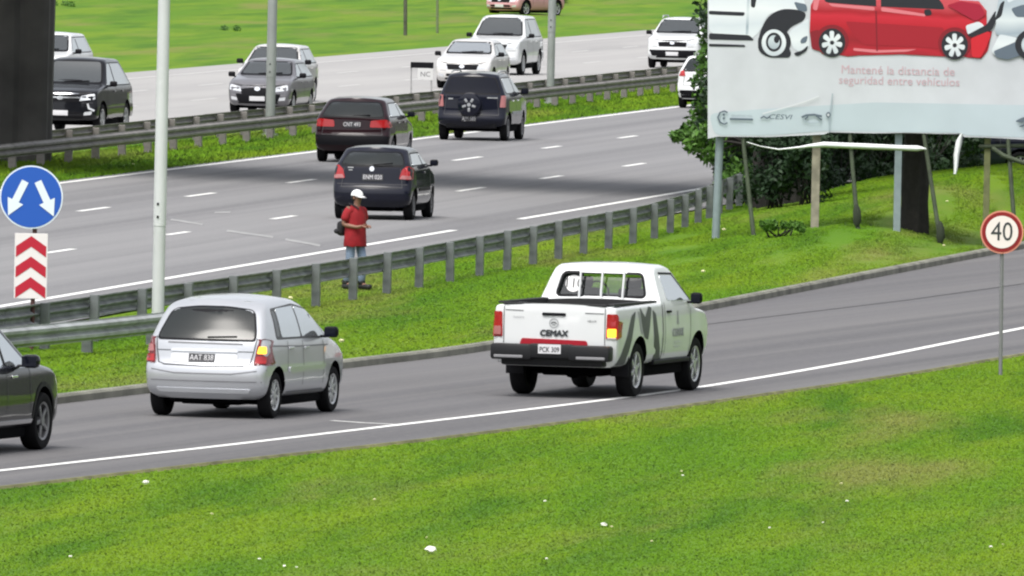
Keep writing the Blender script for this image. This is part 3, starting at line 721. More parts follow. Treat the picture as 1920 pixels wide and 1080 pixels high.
for s in (-1, 1): link('side_step', box_mesh('side_step', (1.75, s * .84, .47), (1.9, .14, .07), .02), c.root, BLACK)

# ------------------------------------------------------------------ silver people carrier
S2 = hatch_spec(L=4.28, W=1.75, H=1.62, wb=2.76, ro=.70, R=.315, zb=.26, belt=1.04, hood=1.0, slope=.42, nose=.76, wsx=2.62)
S2['rear'] = [(.26, -.56), (.36, -.66), (.56, -.7), (.70, -.68), (.75, -.63), (1.02, -.58), (1.1, -.54), (1.42, -.26), (1.5, -.14), (1.55, .02)]
S2['top'] = [(.02, 1.55), (.45, 1.585), (1.0, 1.6), (1.45, 1.57), (1.75, 1.5), (2.62, 1.06), (3.1, .95), (3.4, .82), (3.48, .78)]
S2['wz'] = [(.26, .92), (.42, .985), (.66, 1), (.95, .975), (1.05, .95), (1.3, .865), (1.5, .77), (1.63, .7)]
S2['rt'] = .11; S2['ww'] = .19
c = Car('people_carrier', 'silver rounded people carrier on the slip road with right indicator lit', 'car', S2, P_SILVER, G(404, 781), 15.6, rim='cap', rimm=RIM)
c.decal('rear_window_seal', [('rear', round_poly([(-.69, 1.035), (.69, 1.035), (.68, 1.14), (.58, 1.45), (.2, 1.495), (-.2, 1.495), (-.58, 1.45), (-.68, 1.14)], .1))], BLACK, off=.003, depth=.01)
c.decal('rear_window', [('rear', round_poly([(-.66, 1.06), (.66, 1.06), (.655, 1.14), (.56, 1.43), (.2, 1.47), (-.2, 1.47), (-.56, 1.43), (-.655, 1.14)], .09))], GLASS)
bm = bmesh.new(); add_tube(bm, [(-.60, -.05, 1.085), (-.57, -.45, 1.10)], .014, 6); link('wiper', bm_mesh(bm, 'wiper', True), c.root, BLACK)
for s in (-1, 1):
    md = 'left' if s > 0 else 'right'
    tl = c.decal('tail_light', [('rear', round_poly([(s * .68, .72), (s * .86, .72), (s * .82, 1.06), (s * .76, 1.08), (s * .71, .98)], .03)), (md, round_poly([(-.66, .72), (-.46, .73), (-.5, .95), (-.52, 1.06), (-.62, 1.07)], .03))], REDD, off=.012, res=.07)
    c.decal('indicator_lens', [('rear', round_poly([(s * .715, .875), (s * .815, .875), (s * .805, .97), (s * .735, .97)], .015))] + ([('right', [(-.6, .875), (-.52, .875), (-.53, .96), (-.6, .96)])] if s < 0 else []), AMBER if s < 0 else PINKL, parent=tl, off=.02, depth=.01)
    c.decal('reflector_lens', [('rear', round_poly([(s * .7, .74), (s * .82, .74), (s * .82, .84), (s * .71, .84)], .015))], RED, parent=tl, off=.02, depth=.01)
c.decal('plate_recess', [('rear', round_poly([(-.46, .745), (.46, .745), (.47, .87), (-.47, .87)], .05))], mat('pale_silver_trim', (.62, .63, .65), .3, .2), off=.008, depth=.02)
c.decal('tailgate_grip', [('rear', round_poly([(-.47, .885), (.47, .885), (.45, .925), (-.45, .925)], .02))], LENS, off=.02)
c.plate('rear', .02, .805, .36, .115)
c.decal('tailgate_groove', [('rear', strip2d([(-.52, 1.0), (.52, 1.005)], .018))], mat('groove_grey', (.16, .16, .17), .6), depth=0)
for s in (-1, 1): c.decal('tailgate_seam', [('rear', strip2d([(s * .47, .9), (s * .67, .9)], .01)), ('rear', strip2d([(s * .7, 1.08), (s * .675, .9), (s * .64, .74), (s * .55, .71), (0, .7)], .014))], SEAM, depth=0)
c.decal('bumper_seam', [('rear', strip2d([(-.84, .66), (-.4, .60), (.4, .60), (.84, .66)], .014)), ('rear', strip2d([(-.8, .5), (.8, .5)], .01))], mat('groove_grey', (.16, .16, .17)), depth=0)
c.decal('bumper_trim', [('rear', round_poly([(-.62, .345), (.62, .345), (.66, .4), (-.66, .4)], .02))], LENS, off=.01)
c.side('window_surround', round_poly([(.02, 1.055), (2.34, 1.03), (1.8, 1.44), (1.2, 1.51), (.12, 1.465)], .06), mat('dark_grey_trim', (.05, .05, .055), .5), off=.003, depth=.01)
c.side('side_window', round_poly([(.05, 1.08), (.2, 1.1), (.26, 1.42), (.14, 1.44)], .05), GLASS)
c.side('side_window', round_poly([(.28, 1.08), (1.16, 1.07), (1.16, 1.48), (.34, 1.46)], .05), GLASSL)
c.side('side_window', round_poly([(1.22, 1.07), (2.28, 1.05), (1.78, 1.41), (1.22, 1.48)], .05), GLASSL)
c.decal('windscreen', [('front', round_poly([(-.68, 1.1), (.68, 1.1), (.56, 1.5), (-.56, 1.5)], .08))], GLASS)
c.side('door_seam', strip2d([(1.19, 1.02), (1.17, .42)], .014), SEAM, depth=0); c.side('door_seam', strip2d([(.5, 1.03), (.42, .62)], .014), SEAM, depth=0); c.side('door_seam', strip2d([(2.16, 1.0), (2.14, .42)], .014), SEAM, depth=0)
c.side('shoulder_crease', strip2d([(-.3, .98), (1.0, .945), (2.4, .93)], .02), mat('groove_grey', (.16, .16, .17)), depth=0)
c.side('side_moulding', round_poly([(.5, .6), (2.1, .6), (2.1, .68), (.5, .68)], .02), P_SILVER, off=.02)
c.side('sill_strip', round_poly([(.5, .31), (2.2, .31), (2.2, .35), (.5, .35)], .01), mat('groove_grey', (.16, .16, .17)), off=.008)
c.handles([(.62, .93), (1.35, .92)], P_SILVER); c.mirrors(2.12, 1.06, BLACK, (.12, .2, .15)); std_front(c)

# ------------------------------------------------------------------ black SUV cut by the picture's edge
S3 = hatch_spec(L=4.6, W=1.86, H=1.68, wb=2.7, ro=.95, R=.365, zb=.28, belt=1.06, hood=1.06, slope=.4, nose=.82, wsx=2.25)
S3['ww'] = .24
c = Car('sport_utility_car', 'glossy black car on the slip road with chrome sill strip, behind the silver carrier', 'car', S3, P_BLACK, G(74, 843), 17, ref=(2.7, -.86), rim='five', rimm=RIMD)
std_glass(c, GLASS, GLASS, sidecol=GLASSL); std_front(c, chrome=True)
c.side('window_trim', strip2d([(2.15, 1.075), (1.2, 1.085), (-.3, 1.1)], .035), CHROME, depth=0)
c.side('sill_strip', round_poly([(.45, .36), (2.25, .36), (2.25, .41), (.45, .41)], .01), CHROME, off=.01)
for x in (0, 2.7):
    arc = [(x + .45 * math.cos(t), .385 + .45 * math.sin(t)) for t in np.linspace(-.1, math.pi + .1, 14)]; c.side('arch_trim', strip2d(arc, .06), BLACK, depth=0, off=.008)
c.handles([(.62, .96), (1.5, .96)], CHROME); c.mirrors(1.78, 1.1, P_BLACK, (.16, .24, .17))
for s in (-1, 1): c.decal('tail_light', [('rear', round_poly([(s * .55, .85), (s * .88, .86), (s * .86, 1.02), (s * .55, .98)], .03))], RED)
c.plate('rear', 0, .72)

# ------------------------------------------------------------------ black hatchback beside the person
S4 = hatch_spec(L=3.9, W=1.66, H=1.46, wb=2.47, ro=.66, R=.295, zb=.26, belt=1.07, hood=.95, slope=.36, nose=.72)
c = Car('hatchback_car', 'black hatchback on the motorway just behind the person in red', 'car', S4, P_NAVY, G(703, 411), 8.1, rim='cap', rimm=RIMD)
std_glass(c, GLASS, GLASS, sidecol=GLASSL); std_front(c)
bm = bmesh.new(); add_tube(bm, [(-.57, -.02, 1.11), (-.5, -.42, 1.15)], .014, 6); link('wiper', bm_mesh(bm, 'wiper', True), c.root, BLACK)
for s in (-1, 1):
    md = 'left' if s > 0 else 'right'
    tl = c.decal('tail_light', [('rear', round_poly([(s * .55, .83), (s * .8, .82), (s * .79, 1.06), (s * .7, 1.1), (s * .6, 1.02)], .03)), (md, round_poly([(-.6, .82), (-.4, .83), (-.48, 1.07), (-.58, 1.08)], .03))], RED, off=.01)
    c.decal('reverse_lens', [('rear', round_poly([(s * .56, .835), (s * .78, .83), (s * .77, .90), (s * .6, .91)], .02))], PINKL, parent=tl, off=.02, depth=.01)
c.decal('badge', [('rear', ell(0, 1.03, .05, .05, 14))], CHROME, off=.012)
c.decal('small_badge', [('rear', strip2d([(.5, 1.05), (.38, 1.05)], .02)), ('rear', strip2d([(.48, 1.0), (.4, 1.0)], .02))], FLAME2, depth=0, off=.008)
c.plate('rear', -.02, .86, .42, .13); c.plate('rear', -.02, .86, .42, .13, chars=False) if False else None
c.decal('bumper_seam', [('rear', strip2d([(-.8, .72), (.8, .72)], .015))], SEAM, depth=0)
c.side('side_moulding', round_poly([(.45, .58), (1.9, .58), (1.9, .64), (.45, .64)], .01), BLACK, off=.015); c.handles([(1.15, .95)], P_NAVY); c.mirrors(1.85, 1.08, BLACK, (.1, .17, .13))

# ------------------------------------------------------------------ dark red hatchback ahead of it
S5 = hatch_spec(L=4.2, W=1.86, H=1.52, wb=2.55, ro=.78, R=.31, zb=.27, belt=1.06, hood=.95, slope=.45, nose=.72); S5['rt'] = .1
c = Car('hatchback_car', 'dark wine-red hatchback on the motorway, ahead of the black one', 'car', S5, P_WINE, G(667, 304), 8.4, rim='cap', rimm=RIMD)
std_glass(c, GLASS, GLASS, sidecol=GLASSL); std_front(c)
for s in (-1, 1):
    md = 'left' if s > 0 else 'right'
    c.decal('tail_light', [('rear', round_poly([(s * .42, .84), (s * .9, .84), (s * .88, .98), (s * .8, 1.03), (s * .44, 1.0)], .04)), (md, round_poly([(-.7, .84), (-.5, .86), (-.56, 1.02), (-.7, 1.02)], .03))], RED, off=.01)
c.plate('rear', 0, .9, .36, .14); c.decal('bumper_lower', [('rear', round_poly([(-.85, .42), (.85, .42), (.88, .64), (-.88, .64)], .03))], BLACK, off=.012)
bm = bmesh.new(); add_tube(bm, [(-.62, .0, 1.11), (-.6, -.42, 1.13)], .014, 6); link('wiper', bm_mesh(bm, 'wiper', True), c.root, BLACK)
c.handles([(.6, .95), (1.5, .95)], P_WINE); c.mirrors(1.95, 1.08, BLACK, (.1, .18, .13))

# ------------------------------------------------------------------ dark SUV with a spare wheel
S6 = hatch_spec(L=4.25, W=1.82, H=1.72, wb=2.49, ro=.72, R=.34, zb=.36, belt=1.18, hood=1.1, slope=.14, nose=.86)
c = Car('sport_utility_car', 'dark navy SUV with a spare wheel on its tailgate, on the motorway by the median', 'car', S6, P_NAVY, G(889, 263), 8.4, rim='five', rimm=RIMD)
std_glass(c, GLASSD, GLASS, sidecol=GLASSL); std_front(c)
for s in (-1, 1):
    md = 'left' if s > 0 else 'right'
    c.decal('tail_light', [('rear', round_poly([(s * .72, .86), (s * .86, .86), (s * .85, 1.16), (s * .75, 1.16)], .03)), (md, round_poly([(-.68, .86), (-.5, .88), (-.5, 1.14), (-.66, 1.16)], .03))], PINKL, off=.01)
    bm = bmesh.new(); add_tube(bm, [(-.1, s * .6, 1.73), (.3, s * .6, 1.77), (1.2, s * .58, 1.76), (1.4, s * .58, 1.72)], .02, 6); link('roof_rail', bm_mesh(bm, 'roof_rail', True), c.root, STEEL)
sw = link('spare_wheel', lathe('spare_wheel', [(0, -.1), (.2, -.1), (.29, -.07), (.31, 0), (.31, .12), (0, .12)], 26), c.root, P_NAVY); sw.location = (-.73, .03, .92); sw.rotation_euler = (0, 0, -math.pi / 2)
bm = bmesh.new()
for k in range(5):
    a = 2 * math.pi * k / 5 + .3; add_box(bm, (.13, -.103, 0), (.1, .012, .06), .01, Matrix.Rotation(a, 4, 'Y'))
add_tube(bm, [(0, -.11, 0), (0, -.09, 0)], .05, 12)
link('spare_wheel_rim', bm_mesh(bm, 'spare_wheel_rim', True, 40), sw, mat('dull_rim', (.35, .36, .38), .45, .4))
c.plate('rear', .04, .56, .36, .13); c.decal('small_badge', [('rear', strip2d([(.6, 1.06), (.48, 1.06)], .03)), ('rear', strip2d([(-.4, 1.1), (-.66, 1.1)], .025))], FLAME2, depth=0, off=.008)
c.side('side_moulding', round_poly([(.45, .68), (2.0, .68), (2.0, .75), (.45, .75)], .01), STEEL, off=.015); c.handles([(.6, 1.02), (1.45, 1.02)], LENS); c.mirrors(1.85, 1.2, BLACK, (.12, .2, .17))
link('rear_skirt', box_mesh('rear_skirt', (-.55, 0, .38), (.1, 1.3, .14), .03), c.root, BLACK)

# ------------------------------------------------------------------ oncoming traffic
OH = 188.5
def oncoming(name, label, S, pm, px, py, rim='five', glass=None, wind=None, head=LENS, chrome=False, group=None, heading=OH, sidecol=None, mirror=None, gh=.14, third=True, plate=True):
    c = Car(name, label, 'car', S, pm, G(px, py), heading, ref=(S.wb, 0), rim=rim, group=group)
    std_glass(c, glass or GLASS, wind or WIND, sidecol=sidecol or GLASSL, third=third); std_front(c, head, chrome=chrome, gh=gh, plate=plate)
    for s in (-1, 1): c.decal('tail_light', [('rear', round_poly([(s * S.hw * .62, S.belt - .25), (s * S.hw * .95, S.belt - .25), (s * S.hw * .93, S.belt - .02), (s * S.hw * .66, S.belt - .02)], .03))], RED)
    c.plate('rear', 0, .75); c.mirrors(S.wsx - .25, S.belt + .02, mirror or BLACK, (.1, .19, .14)); c.handles([(.6, S.belt - .12), (1.5, S.belt - .12)], pm)
    return c
suv = lambda **k: hatch_spec(**{**dict(L=4.75, W=1.87, H=1.84, wb=2.75, ro=1.05, R=.385, zb=.34, belt=1.2, hood=1.16, slope=.4, nose=.96), **k})
c = oncoming('sport_utility_car', 'black oncoming SUV with chrome grille bars, partly behind the dark pier', suv(H=1.9, W=1.9, belt=1.2, slope=.8), P_BLACK, 126, 250, chrome=True, heading=191)
for z in (.92, 1.0): c.decal('grille_bar', [('front', [(-.46, z), (.46, z), (.46, z + .025), (-.46, z + .025)])], CHROME, off=.03)
for s in (-1, 1): c.decal('fog_trim', [('front', strip2d([(s * .68, .78), (s * .72, .66), (s * .84, .6)], .05))], LENS, off=.016, depth=0)
oncoming('sport_utility_car', 'white oncoming vehicle half hidden behind the black SUV by the pier', suv(H=1.78, W=1.8), P_WHITE, 74, 178, heading=190)
c = oncoming('hatchback_car', 'dark grey oncoming car behind the median lamp post', hatch_spec(L=4.35, W=1.8, H=1.5, wb=2.62, ro=.85, R=.315, zb=.24, belt=1.0, hood=.96, slope=.55, nose=.74), P_GREY, 492, 214, gh=.2, heading=189.5)
c.decal('lower_grille', [('front', round_poly([(-.55, .36), (.55, .36), (.62, .56), (-.62, .56)], .04))], BLACK, off=.012)
oncoming('hatchback_car', 'pale car following close behind the dark grey oncoming car', hatch_spec(L=4.3, W=1.8, H=1.62, wb=2.6, ro=.85, R=.32, zb=.26, belt=1.08, hood=1.0, slope=.4, nose=.78), P_PSILV, 505, 191, heading=189)
c = oncoming('sedan_car', 'pale silver oncoming car, front half hidden by the navy SUV', hatch_spec(L=4.3, W=1.78, H=1.48, wb=2.6, ro=.85, R=.31, zb=.22, belt=.98, hood=.96, slope=.55, nose=.72), P_PSILV, 873, 166, heading=189, wind=GLASSL)
oncoming('sport_utility_car', 'tall white oncoming SUV behind the pale silver car', suv(H=1.9, L=4.9), P_WHITE, 930, 140, heading=190.5)
c = oncoming('hatchback_car', 'pinkish faded red car far off, above the tall white SUV', hatch_spec(L=4.1, W=1.75, H=1.5, wb=2.5, ro=.75, R=.33, zb=.24, belt=.98, hood=.95, slope=.4, nose=.72), P_RED, 955, 30, heading=212)
c = oncoming('sport_utility_car', 'white oncoming SUV with roof bars and black grille, beside the billboard edge', suv(L=4.35, W=1.84, H=1.68, wb=2.67, ro=.82, R=.35, zb=.3, belt=1.12, hood=1.08, nose=.9), P_WHITE, 1266, 128, gh=.18, heading=189)
for s in (-1, 1):
    bm = bmesh.new(); add_tube(bm, [(.2, s * .62, 1.68), (.35, s * .62, 1.75), (1.4, s * .62, 1.75), (1.55, s * .62, 1.68)], .025, 6); link('roof_rail', bm_mesh(bm, 'roof_rail', True), c.root, STEEL)
c.decal('front_skid', [('front', round_poly([(-.7, .42), (.7, .42), (.8, .62), (-.8, .62)], .04))], BLACK, off=.012)
# white car going away, mostly behind the tree
S7 = hatch_spec(L=4.1, W=1.75, H=1.52, wb=2.55, ro=.75, R=.31, zb=.26, belt=1.05, hood=.95, slope=.5, nose=.72)
c = Car('hatchback_car', 'white hatchback on the motorway almost hidden by the leafy tree', 'car', S7, P_WHITE, G(1328, 203), 8.5, rim='cap')
std_glass(c, GLASS, GLASS); std_front(c)
for s in (-1, 1): c.decal('tail_light', [('rear', round_poly([(s * .6, .92), (s * .86, .92), (s * .82, 1.1), (s * .64, 1.08)], .03)), ('left' if s > 0 else 'right', round_poly([(-.68, .92), (-.5, .93), (-.55, 1.08), (-.66, 1.08)], .02))], RED, off=.01)
c.decal('bumper_lower', [('rear', round_poly([(-.84, .3), (.84, .3), (.86, .52), (-.86, .52)], .03))], BLACK, off=.012); c.plate('rear', 0, .8); c.mirrors(1.95, 1.08, BLACK)
# dark car parked behind the billboard
bx = onY(1800, 300, 352); bz = hgt(bx.x, 352)
c = Car('parked_car', 'dark car parked on the bank behind the billboard posts', 'car', hatch_spec(L=4.4, W=1.76, H=1.5, wb=2.6, ro=.9, R=.31, zb=.25, belt=.95, hood=.92, slope=.5, nose=.72), P_NAVY, (bx.x, 352, bz), 82, ref=(1.3, 0), rim='cap')
std_glass(c, GLASSD, GLASSD); std_front(c); c.mirrors(2.0, .98, BLACK)

# ------------------------------------------------------------------ lamp posts, pier and bridge, signs
LAMPM = mat('pale_lamp_post_paint', (.52, .54, .54), .5, .1, var=.08, vscale=1)
LAMPG = mat('galvanised_lamp_post', (.27, .29, .28), .5, .3, var=.15, vscale=1)
def lamp_post(pos, r0, r1, H, m_, label, arm=1, joint=1.75):
    root = empty('lamp_post', pos, 0, label, 'lamp post')
    bm = bmesh.new(); add_tube(bm, [(0, 0, -.1), (0, 0, joint)], [r0, r0 * .97], 18); add_tube(bm, [(0, 0, joint - .02), (0, 0, joint + .03), (0, 0, H)], [r0 * 1.04, r0 * 1.02, r1], 18)
    sh = link('shaft', bm_mesh(bm, 'shaft', True, 50), root, m_)
    bm = bmesh.new(); add_tube(bm, [(0, 0, H - .1), (0, 0, H + .3), (arm * .5, 0, H + .7), (arm * 2.0, 0, H + .95)], r1 * .7, 10); link('arm', bm_mesh(bm, 'arm', True), root, m_)
    link('lamp_head', box_mesh('lamp_head', (arm * 2.35, 0, H + .96), (.75, .28, .12), .04, True), root, LAMPG)
    bm = bmesh.new(); add_tube(bm, [(0, 0, -.05), (0, 0, .04)], r0 * 1.7, 16); link('base_flange', bm_mesh(bm, 'base_flange', True, 50), root, m_)
    for z in (joint + .12, joint + .32): link('bolt', box_mesh('bolt', (-.03, -r0 - .004, z), (.035, .02, .035), .006), root, BLACK)
    return root
lamp_post(G(295, 633), .098, .085, 9.5, LAMPM, 'tall pale lamp post on the grass strip near the silver carrier', 1)
lamp_post(M_at(506, -16.9), .125, .1, 10, LAMPG, 'grey lamp post in the median in front of the dark grey oncoming car', -1, 1.5)
lamp_post(M_at(1031.5, -16.9), .115, .095, 10, LAMPG, 'dark grey lamp post in the median right of the tall white SUV', -1, 2.1)
WOODP = mat('dark_weathered_pole', (.07, .075, .05), .8, var=.3, vscale=3)
for (px, py, r, lb) in ((760, 66, .075, 'thin dark pole on the far grass, the darker of two'), (820, 62, .055, 'thin pale green-grey pole on the far grass, right of the darker one')):
    p = G(px, py); p.z = hgt(p.x, p.y); root = empty('pole', p, 0, lb, 'pole')
    link('shaft', tube_mesh('shaft', [(0, 0, -.1), (-.02, 0, 1), (-.08, 0, 4), (-.12, 0, 6.5)], [r, r, r * .85, r * .7], 10), root, WOODP if r > .06 else mat('grey_green_pole', (.13, .16, .08), .8))
    link('crossarm', box_mesh('crossarm', (-.1, 0, 6.1), (1.2, .1, .1), .01), root, WOODP)
# bridge above the picture: pier in the median, deck across the motorway (its soft shadow falls on the lanes)
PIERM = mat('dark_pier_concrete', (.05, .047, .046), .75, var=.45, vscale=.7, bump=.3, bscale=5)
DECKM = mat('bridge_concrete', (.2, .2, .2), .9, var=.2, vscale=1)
pc = M_at(38, -17.45); pc = Vector((pc.x - .05, pc.y, 0)); root = empty('footbridge', pc, 0, 'dark ribbed bridge pier standing in the median beyond the guardrail', 'bridge')
bm = bmesh.new(); N = 40; ring = []
for z, sc in ((-.1, 1.0), (3., 1.02), (6., 1.05), (8.6, 1.1)):
    row = []
    for k in range(N):
        a = 2 * math.pi * k / N; q = 1 / max(abs(math.cos(a)), abs(math.sin(a))) ** .8; rr = .78 * q * (1 - (.09 if k % 5 in (0, 1) else 0)) * sc; row.append(bm.verts.new((rr * math.cos(a), rr * math.sin(a), z)))
    ring.append(row)
for i in range(3):
    for k in range(N): bm.faces.new((ring[i][k], ring[i][(k + 1) % N], ring[i + 1][(k + 1) % N], ring[i + 1][k]))
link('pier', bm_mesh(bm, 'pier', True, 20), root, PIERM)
link('cross_beam', box_mesh('cross_beam', (1.5, -2.2, 8.2), (1.6, 9, .7), .05), root, DECKM).rotation_euler = (0, 0, rad(-36))
SK = rad(-36)
for nm, me_ in [('deck', box_mesh('deck', (20, -8, 9.0), (100, 10, .9), .05))] + [('parapet', box_mesh('parapet', (20, dy, 9.95), (100, .22, 1.0), .03)) for dy in (-12.8, -3.2)]:
    link(nm, me_, root, DECKM).rotation_euler = (0, 0, SK)
for dx in (-28, 68): link('abutment', box_mesh('abutment', (dx, -8, 4.2), (1.5, 9.8, 8.6), .05), root, DECKM).rotation_euler = (0, 0, SK)

def disc(name, parent, r, y, m_, c=(0, 0), n=40, th=.012):
    bm = bmesh.new(); add_tube(bm, [(c[0], y, c[1]), (c[0], y + th, c[1])], r, n); return link(name, bm_mesh(bm, name, True, 40), parent, m_)
def flat(name, parent, P, y, m_, x0=0, z0=0):
    V, F = P if isinstance(P, tuple) else fill2d(P, 50.)
    bm = bmesh.new(); vs = [bm.verts.new((x0 + a, y, z0 + b)) for a, b in V]
    for f in F: bm.faces.new([vs[i] for i in f])
    bmesh.ops.triangulate(bm, faces=bm.faces)
    return link(name, bm_mesh(bm, name), parent, m_)
SBLUE = mat('sign_blue', (.012, .085, .42), .4); SWHITE = mat('sign_white', (.66, .73, .8), .45); SRED = mat('sign_red', (.42, .008, .03), .4); SBACK = mat('sign_grey_back', (.3, .3, .3), .5)
RUST = mat('brown_post', (.07, .03, .028), .8, var=.3, vscale=8)
# keep-either-side sign with chevron board
sp = G(59, 652); yb = sp.y
root = empty('road_sign', sp, 0, 'round blue sign with two white arrows above a red and white chevron board', 'road sign')
L_ = lambda px, py: (onY(px, py, yb).x - sp.x, onY(px, py, yb).z)
link('post', tube_mesh('post', [(0, 0, -.1), (.02, 0, 2.5)], .036, 10), root, RUST)
cx, cz = L_(59, 369.5); R_ = .478
db = disc('sign_disc', root, R_, -.07, SWHITE, (cx, cz)); disc('blue_face', db, R_ * .955, -.075, SBLUE, (cx, cz))
for s in (-1, 1):                                 # two arrows, tails together at the top
    ang = math.atan2(.52, .3); d = Vector((s * .43, -.9)).normalized(); nn = Vector((-d.y, d.x)); a0 = Vector((s * .095, .24)); wd = .055; L1 = .33
    t1 = a0 + d * L1; tip = a0 + d * .58
    P = [a0 + nn * wd, a0 - nn * wd, t1 - nn * wd, t1 - nn * .13, tip, t1 + nn * .13, t1 + nn * wd]
    flat('arrow', db, [tuple(p) for p in P], -.083 - .001 * s, SWHITE, cx, cz)
x0, z0 = L_(26, 559); x1, z1 = L_(90, 438)
cb = link('chevron_board', box_mesh('chevron_board', ((x0 + x1) / 2, -.05, (z0 + z1) / 2), (x1 - x0, .012, z1 - z0), .004), root, mat('chevron_white', (.7, .66, .67), .5))
W_ = (x1 - x0) / 2; xc = (x0 + x1) / 2; Hh = z1 - z0
for k in range(3):
    b = z0 + Hh * (.005 + .315 * k); th = Hh * .165; rise = Hh * .16
    flat('chevron', cb, [(-W_ * .92, b), (0, b + rise), (W_ * .92, b), (W_ * .92, b + th), (0, b + th + rise), (-W_ * .92, b + th)], -.0605, SRED, xc, 0)
# 40 sign
sp = G(1876, 700); yb = sp.y
root = empty('speed_limit_sign', sp, 0, 'round red-rimmed 40 speed limit sign on a thin grey pole', 'road sign')
cx, cz = L_(1878.5, 435)
link('post', tube_mesh('post', [(0, 0, -.1), (cx, 0, cz + .25)], .03, 10), root, mat('thin_grey_pole', (.18, .18, .19), .5, .2))
db = disc('sign_disc', root, .322, -.055, mat('sign_orange_edge', (.6, .22, .16), .5), (cx, cz)); rr = disc('red_ring', db, .298, -.06, mat('sign_deep_red', (.22, .006, .01), .4), (cx, cz)); disc('white_face', rr, .243, -.065, mat('sign_face_warm', (.74, .66, .65), .5), (cx, cz))
flat('digits', db, text2d('40', .40, font_sx=.84), -.068, INK, cx, cz - .005)
# small board on the opposite shoulder
sp = G(792, 197); root = empty('roadside_board', sp, 0, 'small dark-topped white board on legs beside the oncoming lanes', 'sign'); yb = sp.y
L_ = lambda px, py: (onY(px, py, yb).x - sp.x, onY(px, py, yb).z)
a, b = L_(770, 127), L_(813, 117); link('top_board', box_mesh('top_board', ((a[0] + b[0]) / 2, -.03, (a[1] + b[1]) / 2), (b[0] - a[0], .04, b[1] - a[1]), .005), root, BLACK)
a, b = L_(783, 150), L_(812, 129); lb = link('lower_board', box_mesh('lower_board', ((a[0] + b[0]) / 2, -.03, (a[1] + b[1]) / 2), (b[0] - a[0], .03, b[1] - a[1]), .005), root, mat('board_pale', (.55, .55, .55), .6))
flat('board_mark', lb, text2d('NC', .2), -.05, mat('board_ink', (.12, .12, .13), .6), (a[0] + b[0]) / 2, (a[1] + b[1]) / 2)
for px in (771, 809): link('leg', tube_mesh('leg', [(L_(px, 197)[0], 0, -.1), (L_(px, 118)[0], 0, L_(px, 118)[1])], .022, 8), root, mat('leg_grey', (.3, .3, .3), .6))

# ------------------------------------------------------------------ billboard
YB = 291.5
bo = onY(1327, 258, YB); bo.z = 0
root = empty('billboard', bo, 0, 'large pale crash-safety billboard showing a red car between silver cars', 'billboard')
def bp(px, py): p = onY(px, py, YB); return (p.x - bo.x, p.z)
BW = mat('billboard_canvas', (.50, .52, .56), .6, var=.07, vscale=1.3, bump=.25, bscale=1.2); BBLUE = mat('billboard_blue_band', (.42, .49, .535), .6, var=.06, vscale=.8)
edge = [(1327, 260), (1345, 256), (1440, 257), (1505, 254), (1545, 252), (1556, 248), (1640, 250), (1700, 249), (1760, 251), (1802, 251), (1808, 257), (1850, 258), (1890, 260), (1925, 262), (2000, 263), (2160, 265)]
top_ = [(2160, -150), (1327, -165)]
P = [bp(*q) for q in edge + top_]
def slab(name, P, y0, y1, m_, parent):
    n = len(P); bm = bmesh.new(); A_ = [bm.verts.new((a, y0, b)) for a, b in P]; B_ = [bm.verts.new((a, y1, b)) for a, b in P]
    bm.faces.new(A_); bm.faces.new(B_[::-1])
    for i in range(n): bm.faces.new((A_[i], A_[(i + 1) % n], B_[(i + 1) % n], B_[i]))
    bmesh.ops.triangulate(bm, faces=bm.faces); return link(name, bm_mesh(bm, name), parent, m_)
V, Fc = fill2d(P, .35); bm = bmesh.new()                 # slightly slack canvas
vs = [bm.verts.new((a, -.002 * math.sin(a * 1.7 + b), b)) for a, b in V]
for f in Fc: bm.faces.new([vs[i] for i in f])
canvas = link('canvas', bm_mesh(bm, 'canvas', True), root, BW)
slab('backing_board', [(a + (.02 if a < 1 else -.02), b + .02) for a, b in [bp(1327, 250), bp(2160, 256), bp(2160, -150), bp(1327, -165)]], .03, .09, mat('board_back', (.12, .12, .12), .8), root)
lay = [0]
def prn(name, pts, m_, raw=False, parent=None, layer=None):
    lay[0] += 1; y = -.004 - lay[0] * .0006
    return flat(name, parent or canvas, (([bp(*q) for q in pts[0]], pts[1]) if isinstance(pts, tuple) else [bp(*q) for q in (pts if len(pts) > 20 else round_poly(pts, 14 if len(pts) > 8 else 5))]), y, m_)
prn('blue_band', [(1329, 213), (1420, 205), (1640, 192), (1920, 197), (2158, 200), (2158, 262), (1925, 258), (1812, 254), (1800, 249), (1640, 247), (1556, 245), (1440, 254), (1340, 254)], BBLUE)
PR_R = mat('print_red', (.42, .004, .018), .5); PR_RD = mat('print_dark_red', (.2, .003, .012), .5); PR_RH = mat('print_red_highlight', (.62, .17, .2), .5)
